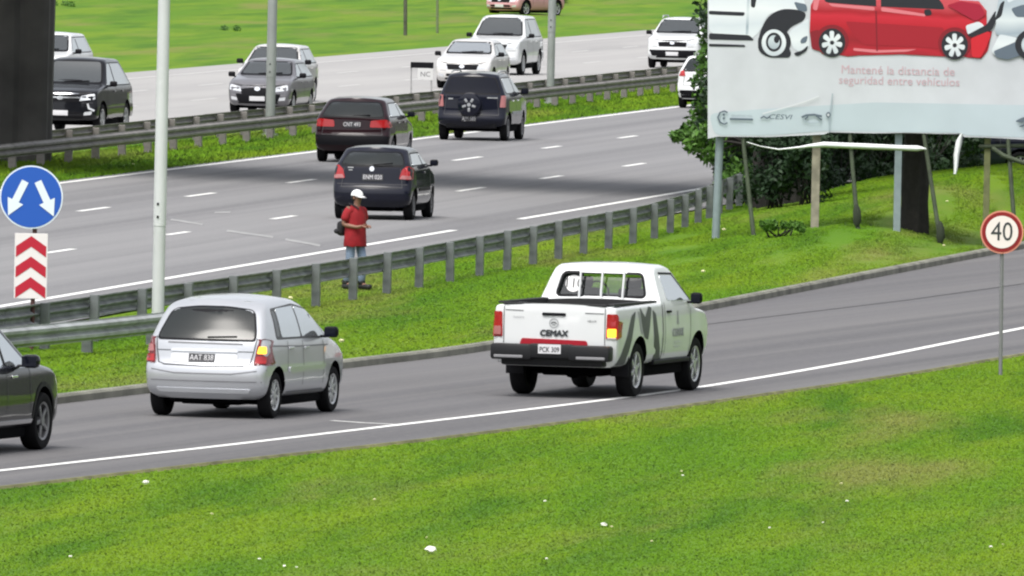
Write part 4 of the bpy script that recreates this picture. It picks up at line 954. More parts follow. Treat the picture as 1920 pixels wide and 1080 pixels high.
def gloss_print(M_, stops):
    n = M_.node_tree; b_ = n.nodes['Principled BSDF']; tc = n.nodes.new('ShaderNodeTexCoord'); sx = n.nodes.new('ShaderNodeSeparateXYZ'); nz = n.nodes.new('ShaderNodeTexNoise'); nz.inputs['Scale'].default_value = .8
    n.links.new(tc.outputs['Object'], sx.inputs[0]); n.links.new(tc.outputs['Object'], nz.inputs['Vector'])
    ad = n.nodes.new('ShaderNodeMath'); ad.operation = 'MULTIPLY_ADD'; ad.inputs[1].default_value = .35; n.links.new(nz.outputs[0], ad.inputs[0]); n.links.new(sx.outputs[2], ad.inputs[2])
    z0, z1 = bp(1600, 110)[1] + .175, bp(1600, 0)[1] + .175; mr = n.nodes.new('ShaderNodeMapRange'); mr.inputs[1].default_value = z0; mr.inputs[2].default_value = z1; n.links.new(ad.outputs[0], mr.inputs[0])
    cr_ = n.nodes.new('ShaderNodeValToRGB'); e = cr_.color_ramp.elements
    for i, (p_, c_) in enumerate(stops):
        el = e[i] if i < 2 else e.new(p_); el.position = p_; el.color = (*c_, 1)
    n.links.new(mr.outputs[0], cr_.inputs[0]); n.links.new(cr_.outputs[0], b_.inputs['Base Color'])
gloss_print(PR_R, [(0., (.2, .003, .012)), (.16, (.4, .006, .02)), (.3, (.26, .003, .012)), (.55, (.42, .004, .016)), (.72, (.5, .012, .03)), (.8, (.34, .004, .014)), (.95, (.52, .06, .08))])
PR_K = mat('print_black', (.012, .013, .02), .5); PR_S = mat('print_silver', (.42, .48, .54), .5); PR_SL = mat('print_pale_silver', (.62, .66, .7), .5); PR_SD = mat('print_slate', (.10, .13, .17), .5)
gloss_print(PR_S, [(0., (.2, .25, .3)), (.3, (.5, .56, .6)), (.5, (.3, .36, .42)), (.75, (.6, .65, .68)), (1., (.4, .46, .52))]); gloss_print(PR_SL, [(0., (.45, .5, .55)), (.3, (.66, .7, .73)), (.55, (.55, .6, .65)), (.8, (.7, .73, .76)), (1., (.6, .65, .7))])
# left silver car
prn('printed_car_body', [(1329, -130), (1390, -120), (1440, -60), (1500, -20), (1512, 14), (1500, 30), (1470, 20), (1440, 25), (1425, 60), (1405, 75), (1329, 62)], PR_SL)
prn('printed_car_sill', [(1329, 62), (1405, 66), (1415, 76), (1329, 74)], PR_K); prn('printed_car_sill', [(1329, 82), (1396, 84), (1398, 88), (1329, 87)], PR_K)
prn('printed_door_line', [(1403, -60), (1408, -60), (1403, 64), (1398, 66)], PR_S); prn('printed_handle', [(1329, 20), (1397, 23), (1395, 30), (1329, 27)], PR_K); prn('printed_pillar', [(1408, -10), (1420, -10), (1415, 15), (1408, 13)], PR_K)
prn('printed_lamp', [(1488, 3), (1512, 8), (1514, 22), (1496, 20)], PR_SD)
prn('printed_wheel_arch', [(1420, 95), (1424, 60), (1440, 30), (1465, 16), (1495, 18), (1512, 24), (1508, 38), (1480, 52), (1470, 70), (1484, 100), (1480, 108), (1440, 108)], PR_K)
prn('printed_bumper', [(1484, 56), (1516, 34), (1517, 90), (1500, 98), (1488, 92), (1478, 66)], PR_SL)
def circ(x, y, rx, ry=None, n=26): return [(x + rx * math.cos(2 * math.pi * k / n), y + (ry or rx) * math.sin(2 * math.pi * k / n)) for k in range(n)]
prn('printed_wheel', circ(1452, 79, 31, 29), PR_K); prn('printed_rim', circ(1451, 80, 23, 25), PR_SL); prn('printed_rim_hole', circ(1451, 79, 15, 18), PR_K); prn('printed_rim', circ(1451, 79, 11, 13), PR_S); prn('printed_rim_hole', circ(1456, 74, 5, 7), PR_K)
prn('printed_debris', [(1487, 100), (1505, 94), (1516, 84), (1512, 96), (1495, 106)], PR_K); prn('printed_debris', [(1502, 72), (1515, 66), (1512, 80), (1500, 82)], PR_SD)
# red car
prn('printed_car_body', [(1518, 60), (1520, 10), (1530, -10), (1560, -70), (1640, -95), (1720, -80), (1775, -20), (1800, 0), (1835, 2), (1850, 20), (1850, 50), (1860, 60), (1852, 95), (1840, 110), (1815, 108), (1790, 102), (1770, 106), (1690, 102), (1610, 104), (1590, 106), (1545, 98), (1524, 92)], PR_R)
prn('printed_window', [(1545, 2), (1565, -55), (1640, -80), (1710, -65), (1768, 8), (1772, 18), (1640, 12), (1552, 5)], PR_K)
prn('printed_pillar', [(1640, -80), (1648, -80), (1652, 14), (1643, 13)], PR_R)
prn('printed_highlight', [(1552, 6), (1640, 13), (1640, 20), (1560, 12)], PR_RH); prn('printed_highlight', [(1652, 13), (1735, 26), (1735, 31), (1652, 21)], PR_RH); prn('printed_highlight', [(1527, -8), (1538, -8), (1532, 20), (1524, 18)], PR_RH)
prn('printed_highlight', [(1600, 90), (1650, 94), (1720, 92), (1700, 97), (1640, 99), (1600, 95)], PR_RH)
prn('printed_shade', [(1585, 40), (1680, 46), (1770, 52), (1765, 92), (1720, 88), (1620, 84), (1600, 66)], mat('print_mid_red', (.31, .004, .016), .5))
prn('printed_shade', [(1518, 60), (1535, 55), (1545, 98), (1522, 92)], PR_RD)
prn('printed_mirror', [(1732, 18), (1745, 17), (1748, 28), (1734, 30)], PR_K); prn('printed_door_line', [(1641, 20), (1644, 20), (1646, 96), (1643, 96)], PR_RD)
for (x, y) in ((1560, 80), (1790, 85)):
    prn('printed_wheel_arch', circ(x, y - 4, 31, 30), PR_RD); prn('printed_wheel', circ(x, y, 25, 27), PR_K)
    for k in range(7):
        a = 2 * math.pi * k / 7 + .2; P_ = [(x + 5 * math.cos(a - .7), y + 5 * math.sin(a - .7)), (x + 20 * math.cos(a - .24), y + 23 * math.sin(a - .24)), (x + 20 * math.cos(a + .24), y + 23 * math.sin(a + .24)), (x + 5 * math.cos(a + .7), y + 5 * math.sin(a + .7))]
        prn('printed_spoke', P_, PR_SL)
prn('printed_bonnet_damage', [(1775, 10), (1800, 2), (1838, 8), (1848, 28), (1830, 40), (1800, 24)], mat('print_crimson', (.33, .004, .03), .5)); prn('printed_headlight', [(1810, 48), (1835, 40), (1846, 48), (1838, 62), (1815, 66)], PR_SL)
prn('printed_damage', [(1812, 66), (1850, 46), (1866, 20), (1874, 24), (1860, 56), (1830, 72)], PR_K); prn('printed_bumper', [(1820, 72), (1854, 58), (1858, 66), (1848, 92), (1838, 109), (1822, 107)], mat('print_bright_red', (.52, .008, .02), .5))
# right silver car
prn('printed_car_body', [(1866, 30), (1880, -40), (1960, -90), (2150, -90), (2150, 80), (1930, 90), (1900, 66), (1880, 72), (1864, 60), (1868, 45)], PR_S)
prn('printed_bumper', [(1858, 96), (1874, 64), (1905, 70), (1918, 84), (1900, 96), (1872, 110)], PR_SL); prn('printed_damage', [(1862, 96), (1905, 78), (1920, 60), (1940, 60), (1925, 100), (1890, 112), (1868, 108)], PR_SD)
prn('printed_damage', [(1864, 40), (1876, 6), (1884, 0), (1878, 30)], PR_K); prn('printed_lamp', [(1895, 16), (1920, 8), (1940, 14), (1935, 32), (1905, 32)], PR_SD); prn('printed_highlight', [(1880, -30), (1960, -60), (1940, -20), (1890, 6)], PR_SL)
prn('printed_wheel', circ(1937, 84, 34, 30), PR_K); prn('printed_rim', circ(1937, 84, 22, 21), PR_S)
# slogan and logos
PT = mat('print_pale_red', (.50, .35, .39), .6); PG = mat('print_grey_logo', (.09, .12, .15), .6); PG2 = mat('print_light_logo', (.3, .36, .4), .6)
def words(V, F, gap=.13):
    iv = sorted((min(V[i][0] for i in f), max(V[i][0] for i in f), k) for k, f in enumerate(F)); groups = [[]]; end = iv[0][1]
    for a, b, k in iv:
        if a - end > gap: groups.append([])
        groups[-1].append(k); end = max(end, b)
    for g_ in groups:
        used = sorted({i for k in g_ for i in F[k]}); mp = {u: j for j, u in enumerate(used)}
        yield [V[u] for u in used], [tuple(mp[i] for i in F[k]) for k in g_]
def btext(name, s, px, py, wpx, m_, bold=.0, shear=0., hpx=None):
    V, Fc = text2d(s, 1., shear=shear, bold=bold); xs = [a for a, b in V]; ys = [b for a, b in V]; w0 = max(xs) - min(xs); h0 = max(ys) - min(ys); cx_, cz_ = bp(px, py); k = wpx / 96.05 / w0; kz = (hpx / 96.05 / h0) if hpx else k
    for V_, F_ in words(V, Fc): flat(name, canvas, ([((a - (min(xs) + max(xs)) / 2) * k, (b - (min(ys) + max(ys)) / 2) * kz) for a, b in V_], F_), -.0085, m_, cx_, cz_)
btext('slogan', 'Mantené la distancia de', 1684, 132, 212, PT); btext('slogan', 'seguridad entre vehículos', 1686, 154, 226, PT)
prn('logo_ring', open_band([(1364, 211), (1358, 208), (1350, 211), (1346, 220), (1350, 229), (1358, 233), (1364, 230)], 3), PG)
for y in (215, 222): prn('logo_dot', circ(1357, y, 2.2), PG)
btext('logo_text', 'SEGURIDAD VIAL', 1391, 217, 40, PG2, .0); prn('logo_bar', [(1368, 221), (1412, 222), (1412, 226), (1368, 225)], PG)
btext('logo_text', 'CESVI', 1464, 219, 44, PG, 0, .25, 9); prn('logo_swoosh', open_band([(1426, 222), (1432, 218), (1438, 222), (1444, 218)], 3), PG)
prn('logo_arc', open_band([(1503, 220), (1512, 216), (1526, 215), (1541, 218)], 4), PG); prn('logo_arc', open_band([(1505, 228), (1520, 231), (1540, 230)], 1.5), PG2)
prn('logo_arc', open_band([(1509, 224), (1515, 218)], 3), PG); prn('logo_arc', open_band([(1530, 217), (1541, 225)], 3), PG)
prn('logo_mark', [(1902, 228), (1912, 222), (1930, 216), (1945, 214), (1935, 226), (1915, 230)], PG); prn('logo_mark', [(1908, 238), (1920, 232), (1935, 231), (1922, 238)], PG)
# rope tear with knot
prn('tear_line', open_band([(1561, 175), (1558, 200), (1555, 222), (1555, 248)], 2.2), PG2); prn('tear_knot', [(1553, 208), (1559, 215), (1553, 223), (1547, 215)], PG); prn('tear_knot', [(1553, 212), (1556, 215), (1553, 219), (1550, 215)], BW)
prn('canvas_fold', open_band([(1430, 213), (1470, 202), (1510, 190), (1535, 180)], 2), mat('print_fold_white', (.58, .6, .63), .6))
# posts and braces
WPOST = mat('grey_wood_post', (.24, .22, .17), .85, var=.3, vscale=5, bump=.4, bscale=20); SPOST = mat('blue_grey_steel_post', (.22, .27, .29), .5, .2, var=.1)
def groundz(px, Y): p = onY(px, 400, Y); return hgt(p.x, Y)
def post(px, w_, m_, Y, round_=False):
    x = bp(px, 330)[0]; z = groundz(px, YB + Y) - .15
    link('post', tube_mesh('post', [(x - .01, Y, z), (x + .05, Y, 3.2), (x + .1, Y, 6.)], w_ / 2, 14) if round_ else box_mesh('post', (x, Y, (z + 5.9) / 2), (w_, .1, 5.9 - z), .01), root, m_)
post(1345.5, .16, SPOST, .22, True); post(1530, .16, WPOST, .2); post(1684, .14, SPOST, .2); post(1851, .12, mat('mossy_post', (.13, .14, .06), .85, var=.2), .2); post(2040, .15, WPOST, .2)
BR = mat('dark_brace', (.04, .055, .03), .8, var=.3)
for (xa, ya, xb, yb_, ft) in ((1394, 268, 1413, 436, 0), (1594, 258, 1608, 408, 1), (1732, 250, 1765, 393, 1), (1890, 258, 1906, 376, 1)):
    a = bp(xa, ya); b = bp(xb, yb_); zg = groundz(xb, YB - .6)
    br = link('brace', tube_mesh('brace', [(a[0], .12, a[1] + .5), (a[0], .05, a[1]), (b[0], -.6, zg - .1)], [.035, .04, .045], 8), root, BR)
    if ft:
        bm = bmesh.new(); add_tube(bm, [(b[0] - .03, -.6, zg + .0), (b[0] - .02, -.6, zg + .1), (b[0] - .03, -.59, zg + .3), (b[0] - .04, -.58, zg + .42)], [.05, .085, .08, .03], 10); link('brace_foot', bm_mesh(bm, 'brace_foot', True, 50), br, mat('dark_tar', (.02, .028, .015), .9))
link('brace', tube_mesh('brace', [(bp(1862, 278)[0], .1, bp(1862, 278)[1]), (bp(1882, 292)[0], -.1, bp(1882, 292)[1]), (bp(1990, 330)[0], -.5, bp(1990, 330)[1])], .045, 8), root, BR)
link('rail', tube_mesh('rail', [(bp(1836, 275)[0], .12, bp(1836, 275)[1]), (bp(1990, 272)[0], .12, bp(1990, 272)[1])], .04, 8), root, BR)
# torn strips of canvas
def torn(name, pts, wds, label, y):
    r = empty(name, (bo.x, YB, 0), 0, label, 'canvas strip'); bm = bmesh.new(); n = 8; P = [Vector((*bp(*p), 0)) for p in pts]; rows = []
    for i, p in enumerate(P):
        d = (P[min(i + 1, len(P) - 1)] - P[max(i - 1, 0)]).normalized(); nn = Vector((-d.y, d.x, 0)); h = wds[i] / 2 / 96
        rows.append([bm.verts.new((p.x + nn.x * h * s, y + .02 * math.sin(i * 1.3) + e, p.y + nn.y * h * s)) for s, e in ((1, 0), (0, -.015), (-1, 0), (0, .012))])
    for i in range(len(P) - 1):
        for k in range(4): bm.faces.new((rows[i][k], rows[i][(k + 1) % 4], rows[i + 1][(k + 1) % 4], rows[i + 1][k]))
    link('cloth', bm_mesh(bm, name, True), r, mat('torn_canvas_white', (.7, .72, .73), .7)); return r
torn('torn_canvas_strip', [(1400, 266), (1425, 274), (1460, 280), (1498, 276), (1520, 273), (1545, 271), (1590, 273), (1640, 275), (1690, 277), (1720, 278), (1736, 279)], [2, 2, 3, 4, 7, 11, 11, 11, 10, 11, 3], 'long torn white canvas strip sagging between the billboard posts', -.14)
torn('torn_canvas_strip', [(1803, 250), (1798, 265), (1793, 290), (1792, 312), (1790, 326)], [4, 12, 11, 8, 5], 'short white canvas strip hanging straight down from the billboard', -.14)

# ------------------------------------------------------------------ trees, bushes, litter
LEAF = newmat('leaf_green', .6, .3); noise_mix(LEAF, [(.045, .115, .014), (.075, .17, .02), (.02, .06, .012)], [(2.5, 2.5, .42, .62, .9), (5, 5, .55, .7, .8)])
LEAFD = newmat('shaded_leaf_green', .6, .3); noise_mix(LEAFD, [(.010, .028, .010), (.018, .045, .014), (.006, .015, .007)], [(2, 2, .42, .62, .9), (4, 4, .55, .7, .8)])  # shade under the billboard is put into this leaf colour
BARK = mat('bark', (.013, .0115, .010), .9, var=.35, vscale=6, bump=.6, bscale=14)
def leaf_mesh(name, clumps, per, size, flatness=1.):
    n = len(clumps) * per; C_ = np.repeat(np.array([c[:3] for c in clumps]), per, 0); Rr = np.repeat(np.array([c[3] for c in clumps]), per)
    d = RNG.normal(size=(n, 3)); d /= np.linalg.norm(d, axis=1)[:, None]; rr = Rr * RNG.uniform(.35, 1.05, n) ** .7
    c0 = C_ + d * rr[:, None] * np.array([1, 1, flatness])
    a = RNG.normal(size=(n, 3)); a /= np.linalg.norm(a, axis=1)[:, None]; b = np.cross(a, d + RNG.normal(size=(n, 3)) * .5); b /= np.linalg.norm(b, axis=1)[:, None]
    sz = size * RNG.uniform(.6, 1.25, n)[:, None]
    V = np.stack([c0 - a * sz, c0 + b * sz * .42 - a * sz * .1, c0 + a * sz, c0 - b * sz * .42 - a * sz * .1], 1).reshape(-1, 3)
    return mesh(name, V.tolist(), [(4 * i, 4 * i + 1, 4 * i + 2, 4 * i + 3) for i in range(n)])
def tree(pos, trunk_r, H, clumps, per, size, leafm, label, name='broadleaf_tree', flare=1.25, cat='tree'):
    root = empty(name, pos, 0, label, cat)
    bm = bmesh.new(); lean = random.uniform(-.06, .06)
    add_tube(bm, [(0, 0, -.2), (0, 0, .15), (lean * .1, 0, .5), (lean * .2, 0, .9), (lean * .4, 0, H * .4), (lean, 0, H * .75), (lean * 1.4, .05, H)], [trunk_r * flare, trunk_r * 1.05, trunk_r * .97, trunk_r * .98, trunk_r * .9, trunk_r * .65, trunk_r * .3], 22)
    sdp = random.uniform(0, 9)
    for v in bm.verts:                          # ridged bark
        a = math.atan2(v.co.y, v.co.x); k = 1 + .09 * math.sin(a * 5 + sdp) + .07 * math.sin(a * 9 - v.co.z * 2 + sdp) + random.uniform(-.05, .05); v.co.x *= k; v.co.y *= k
    for (x, y, z, r) in clumps[:14]:
        zz = min(H * .85, max(H * .35, z - .8)); add_tube(bm, [(lean * .8, 0, zz), (x * .5, y * .5, (zz + z) / 2 + .1), (x * .9, y * .9, z)], [trunk_r * .35, trunk_r * .2, .012], 6)
    link('trunk', bm_mesh(bm, 'trunk', True, 50), root, BARK)
    link('crown', leaf_mesh('crown', clumps, per, size), root, leafm); return root
def at_px(px, Y): x = onY(px, 380, Y).x; return Vector((x, Y, hgt(x, Y)))
def pxc(base, lst):
    out = []
    for px, py, dy, r in lst:
        p = onY(px, py, base.y + dy); out.append((p.x - base.x, dy, p.z - base.z, r))
    return out
b0 = at_px(1425, 317)
cl = [(1318, 255, 0, .26), (1290, 250, .3, .2), (1268, 255, .2, .12), (1308, 225, .3, .26), (1322, 190, .2, .3), (1300, 272, -.1, .2), (1330, 285, 0, .25), (1318, 150, .5, .28), (1328, 110, .3, .3), (1335, 70, .2, .3), (1338, 30, .2, .35), (1345, 230, .4, .4), (1360, 290, .2, .4), (1370, 180, .5, .5),
      (1400, 120, 0, .7), (1450, 60, .3, .8), (1390, 20, .3, .7), (1420, 250, .4, .45), (1470, 200, .6, .7), (1480, -20, 0, .9), (1385, -60, .2, .8), (1440, 272, .5, .35)]
tree(b0, .16, 3.6, pxc(b0, cl), 130, .095, LEAF, 'leafy green tree reaching out from behind the billboard over the road')
b1 = at_px(1714, YB + 1.5)
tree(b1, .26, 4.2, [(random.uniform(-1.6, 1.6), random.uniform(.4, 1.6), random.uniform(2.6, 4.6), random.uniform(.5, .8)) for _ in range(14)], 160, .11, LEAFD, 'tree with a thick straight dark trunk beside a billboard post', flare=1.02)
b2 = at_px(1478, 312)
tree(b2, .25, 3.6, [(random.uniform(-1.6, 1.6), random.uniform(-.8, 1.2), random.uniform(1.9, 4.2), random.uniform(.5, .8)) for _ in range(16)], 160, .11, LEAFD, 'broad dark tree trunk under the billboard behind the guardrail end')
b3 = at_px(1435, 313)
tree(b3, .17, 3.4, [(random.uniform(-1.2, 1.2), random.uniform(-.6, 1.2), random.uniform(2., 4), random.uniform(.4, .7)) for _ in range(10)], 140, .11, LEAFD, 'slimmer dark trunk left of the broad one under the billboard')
def bush(px, Y, rx, h, n, per, size, label, m_=LEAFD, zoff=0, name='bush', cat='bush'):
    b = at_px(px, Y); root = empty(name, b, 0, label, cat)
    cl = [(random.uniform(-rx, rx), random.uniform(-.5, .5), random.uniform(.15, h) , random.uniform(.25, .42) * min(1, h)) for _ in range(n)]
    bm = bmesh.new()
    for k in range(7): add_tube(bm, [(random.uniform(-.2, .2), 0, -.1), (random.uniform(-rx * .6, rx * .6), random.uniform(-.3, .3), h * .7)], [.03, .008], 5)
    link('stem', bm_mesh(bm, 'stem', True), root, BARK); link('foliage', leaf_mesh('foliage', cl, per, size), root, m_); return root
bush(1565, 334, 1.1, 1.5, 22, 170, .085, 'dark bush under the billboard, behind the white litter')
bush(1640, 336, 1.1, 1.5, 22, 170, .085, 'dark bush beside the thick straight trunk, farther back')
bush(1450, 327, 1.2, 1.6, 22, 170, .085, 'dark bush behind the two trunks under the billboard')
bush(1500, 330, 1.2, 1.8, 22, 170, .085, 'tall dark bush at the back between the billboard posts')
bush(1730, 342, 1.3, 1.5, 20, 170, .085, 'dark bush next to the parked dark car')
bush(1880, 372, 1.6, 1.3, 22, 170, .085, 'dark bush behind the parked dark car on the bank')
for k, px in enumerate(range(1415, 1900, 44)): bush(px, 343 + (k % 3) * 2.5 + max(0, px - 1640) * .07, .75, 2.0 + .25 * (k % 2), 26, 190, .085, 'dark shrub added in a dense row to darken the space behind the billboard').__setitem__('group', 'dark shrub row behind the billboard')  # row added to darken the gap below the billboard
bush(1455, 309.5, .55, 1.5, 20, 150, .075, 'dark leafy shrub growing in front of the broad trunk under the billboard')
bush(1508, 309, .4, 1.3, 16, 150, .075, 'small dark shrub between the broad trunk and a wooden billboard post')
bush(1462, YB - 3, .5, .22, 16, 120, .05, 'low weed clump by the leftmost billboard brace', LEAF, name='weed_clump', cat='weeds')
bush(1400, 322, .5, .7, 14, 150, .09, 'green bush at the road bend beneath the leafy tree', LEAF)
# far grass tufts
for (px, py, lb) in ((428, 63, 'dark weed tuft on the far grass slope above the grey car'), (118, 36, 'dark weed tuft on the far grass slope beside the pier')):
    p = G(px, py); p.z = hgt(p.x, p.y); r = empty('weed_tuft', p, 0, lb, 'weeds'); link('foliage', leaf_mesh('foliage', [(random.uniform(-.4, .4), random.uniform(-1, 1), .04, .14) for _ in range(7)], 30, .06), r, LEAF)
# litter
LIT = mat('white_litter', (.75, .74, .68), .7); LITY = mat('yellowish_litter', (.55, .53, .3), .7)
def litter(px, py, r, label, grp=None, m_=None, z=0):
    p = G(px, py) if not z else z
    bm = bmesh.new(); bmesh.ops.create_icosphere(bm, subdivisions=2, radius=1)
    sd_ = random.uniform(0, 9)
    for v in bm.verts: k = 1 + .35 * math.sin(v.co.x * 5 + sd_) * math.cos(v.co.y * 4 - sd_) + .2 * random.uniform(-1, 1); v.co = Vector((v.co.x * r * 1.2 * k, v.co.y * r * k, v.co.z * r * .6 * k + r * .35))
    o = link('plastic_bag' if z else 'paper_scrap', bm_mesh(bm, 'paper_scrap'), None, m_ or LIT); o.location = (p.x, p.y, hgt(p.x, p.y)); o.rotation_euler = (0, 0, random.uniform(0, 6)); prop(o, label, 'plastic bag' if z else 'paper scrap', grp)
for px, py, r, lb in ((808, 1033, .055, 'largest white scrap of litter on the mown grass below the slip road'), (273, 906, .035, 'white scrap of litter in the grass right beside the slip road edge'), (1133, 985, .032, 'white scrap of litter beside bare soil in the mown grass')):
    litter(px, py, r, lb)
for px, py in ((397, 964), (133, 1044), (487, 1049), (533, 1062), (556, 1064), (800, 1008), (1022, 940), (1147, 988), (1278, 884), (1280, 892), (1578, 907), (1543, 980), (1443, 990), (1588, 940), (1858, 1026), (1880, 1021), (1222, 1015), (1025, 1048), (702, 937)):
    litter(px, py, random.uniform(.010, .018), 'tiny pale scrap of litter scattered on the mown grass', 'litter scraps on the mown grass', LITY if random.random() < .5 else LIT)
for px, py in ((640, 640), (1357, 441), (1775, 432), (1318, 510), (1770, 640 - 175), (250, 308), (545, 560), (1080, 640)):
    if px in (1080,): continue
    litter(px, py, random.uniform(.025, .04), 'small pale scrap of litter on the grass between the roads', 'litter scraps between the roads', LITY)
for px, py, r in ((1568, 331, .11), (1590, 326, .1), (1624, 328, .1), (1648, 318, .1), (1685, 322, .09)):
    q = onY(px, py, 333); q.z = 0; litter(px, py, r, 'white plastic bag dumped under the billboard before the dark bushes', 'plastic bags under the billboard', None, q)

# ------------------------------------------------------------------ grass blades (real geometry, uncountable)
def grass_patch(name, xl, xr_, y0, y1, dens, hgt_blade, rad_blade, step=1.2):
    V, F = [], []; y = y0; rows = []
    ys = np.arange(y0, y1 + .01, step * 1.6)
    for y in ys:
        a, b = xl(y), xr_(y)
        if b - a < .1: rows.append(None); continue
        n = max(2, int((b - a) / step)); row = []
        for x in np.linspace(a, b, 9): row.append(len(V)); V.append((x, y, hgt(x, y) - .03))
        rows.append(row)
    for i in range(len(rows) - 1):
        if rows[i] and rows[i + 1]:
            for k in range(8): F.append((rows[i][k], rows[i][k + 1], rows[i + 1][k + 1], rows[i + 1][k]))
    o = link(name, mesh(name, V, F), None, GRASSB); prop(o, 'short bright green mown grass', 'grass', kind='stuff')
    ng = bpy.data.node_groups.new('scatter', 'GeometryNodeTree'); ng.interface.new_socket('Geometry', in_out='INPUT', socket_type='NodeSocketGeometry'); ng.interface.new_socket('Geometry', in_out='OUTPUT', socket_type='NodeSocketGeometry')
    N = ng.nodes; gi = N.new('NodeGroupInput'); go = N.new('NodeGroupOutput'); dp = N.new('GeometryNodeDistributePointsOnFaces'); dp.inputs['Density'].default_value = dens
    ip = N.new('GeometryNodeInstanceOnPoints'); cn = N.new('GeometryNodeMeshCone'); cn.fill_type = 'NONE'; cn.inputs['Vertices'].default_value = 3; cn.inputs['Radius Bottom'].default_value = rad_blade; cn.inputs['Radius Top'].default_value = .0; cn.inputs['Depth'].default_value = hgt_blade
    rv = N.new('FunctionNodeRandomValue'); rv.data_type = 'FLOAT_VECTOR'; rv.inputs[0].default_value = (-1.15, -1.15, 0); rv.inputs[1].default_value = (1.15, 1.15, 6.28)
    rs = N.new('FunctionNodeRandomValue'); rs.data_type = 'FLOAT'; rs.inputs[2].default_value = .45; rs.inputs[3].default_value = 1.25; rs.inputs['Seed'].default_value = 3
    sm = N.new('GeometryNodeSetMaterial'); sm.inputs['Material'].default_value = GRASSB
    jn = N.new('GeometryNodeJoinGeometry')
    Lk = ng.links.new; Lk(gi.outputs[0], dp.inputs['Mesh']); Lk(dp.outputs['Points'], ip.inputs['Points']); Lk(cn.outputs['Mesh'], sm.inputs['Geometry']); Lk(sm.outputs[0], ip.inputs['Instance'])
    Lk(rv.outputs[0], ip.inputs['Rotation']); Lk(rs.outputs[1], ip.inputs['Scale']); Lk(ip.outputs[0], go.inputs[0])
    md = o.modifiers.new('scatter', 'NODES'); md.node_group = ng; return o
vis = lambda y, e=1.: (960 / FPX) * y + e
grass_patch('grass', lambda y: max(xat(KRs, y) + .08, -vis(y)), lambda y: vis(y), 154, 240, 340, .024, .013)
grass_patch('grass', lambda y: max(M((y - 300) / math.cos(MH) + 2.3 * math.tan(MH), 2.35).x, -vis(y)), lambda y: min(xat(KLs, y) - .17, vis(y)), 199, 345, 220, .032, .016)
grass_patch('grass', lambda y: max(M((y - 300) / math.cos(MH), -18.2).x, -vis(y)), lambda y: min(M((y - 300) / math.cos(MH), -13.5).x, vis(y)), 315, 470, 90, .1, .022)

# ------------------------------------------------------------------ the person in red behind the guardrail
def skin(name, J, E, root_key, lvl=2):
    keys = list(J); me = bpy.data.meshes.new(name); me.from_pydata([J[k][0] for k in keys], [(keys.index(a), keys.index(b)) for a, b in E], [])
    o = bpy.data.objects.new(name, me); COL.objects.link(o); md = o.modifiers.new('s', 'SKIN'); md.use_smooth_shade = True
    for i, k in enumerate(keys):
        r = J[k][1]; r = r if isinstance(r, tuple) else (r, r); me.skin_vertices[0].data[i].radius = r; me.skin_vertices[0].data[i].use_root = (k == root_key)
    sb = o.modifiers.new('d', 'SUBSURF'); sb.levels = lvl; sb.render_levels = lvl
    dg = bpy.context.evaluated_depsgraph_get(); dg.update(); r = bpy.data.meshes.new_from_object(o.evaluated_get(dg)); bpy.data.objects.remove(o)
    for p in r.polygons: p.use_smooth = True
    return r
pos = G(664, 542)
pr = empty('person', pos, math.pi / 2 - rad(135), 'person in red shirt, white cap and jeans standing behind the guardrail', 'person')
J = {'pel': ((0, 0, .93), (.12, .1)), 'sp': ((0, 0, 1.1), (.135, .10)), 'ch': ((.0, 0, 1.29), (.15, .105)), 'nk': ((.01, 0, 1.44), .052), 'hd0': ((.035, 0, 1.5), .055), 'hd': ((.04, 0, 1.58), (.075, .088)), 'hd1': ((.03, 0, 1.655), (.06, .07))}
E_ = [('pel', 'sp'), ('sp', 'ch'), ('ch', 'nk'), ('nk', 'hd0'), ('hd0', 'hd'), ('hd', 'hd1')]
for s, n in ((1, 'l'), (-1, 'r')):
    f = .1 if s > 0 else -.07
    J.update({n + 'hip': ((0, s * .095, .86), .095), n + 'kn': ((f * .7 + .03, s * .1, .48), .06), n + 'an': ((f - .03, s * .1, .09), .042), n + 'to': ((f + .13, s * .115, .035), (.045, .03)),
              n + 'sh': ((0, s * .175, 1.37), .062), n + 'el': ((-.05, s * .25, 1.11), .045), n + 'wr': ((.17, s * .13, 1.07), .03), n + 'pa': ((.25, s * .075, 1.09), (.036, .02))})
    E_ += [('pel', n + 'hip'), (n + 'hip', n + 'kn'), (n + 'kn', n + 'an'), (n + 'an', n + 'to'), ('ch', n + 'sh'), (n + 'sh', n + 'el'), (n + 'el', n + 'wr'), (n + 'wr', n + 'pa')]
bme = skin('body', J, E_, 'pel'); bm = bmesh.new(); bm.from_mesh(bme)
for s in (1, -1):                                          # fingers and thumbs
    for k in range(4):
        y0 = s * .075 + (k - 1.5) * .019; L = (.065, .075, .07, .055)[k]
        add_tube(bm, [(.25, y0, 1.09 + .01), (.25 + L * .6, y0 - s * .012, 1.085), (.25 + L, y0 - s * .03, 1.06)], [.0095, .0085, .006], 6)
    add_tube(bm, [(.2, s * .075 - s * .03, 1.1), (.235, s * .075 - s * .055, 1.12), (.265, s * .075 - s * .06, 1.125)], [.011, .01, .007], 6)
add_tube(bm, [(.11, 0, 1.60), (.135, 0, 1.567), (.12, 0, 1.553)], [.008, .016, .012], 6)      # nose
for s in (1, -1): add_box(bm, (.03, s * .078, 1.575), (.035, .014, .055), .006)
body = link('body', bm_mesh(bm, 'body', True), pr, mat('skin', (.22, .11, .075), .6))
for s in (1, -1): link('eye', box_mesh('eye', (.118, s * .032, 1.592), (.012, .022, .009), .003), body, BLACK)
link('mouth', box_mesh('mouth', (.118, 0, 1.535), (.01, .045, .008), .002), body, mat('lip', (.16, .05, .045), .6))
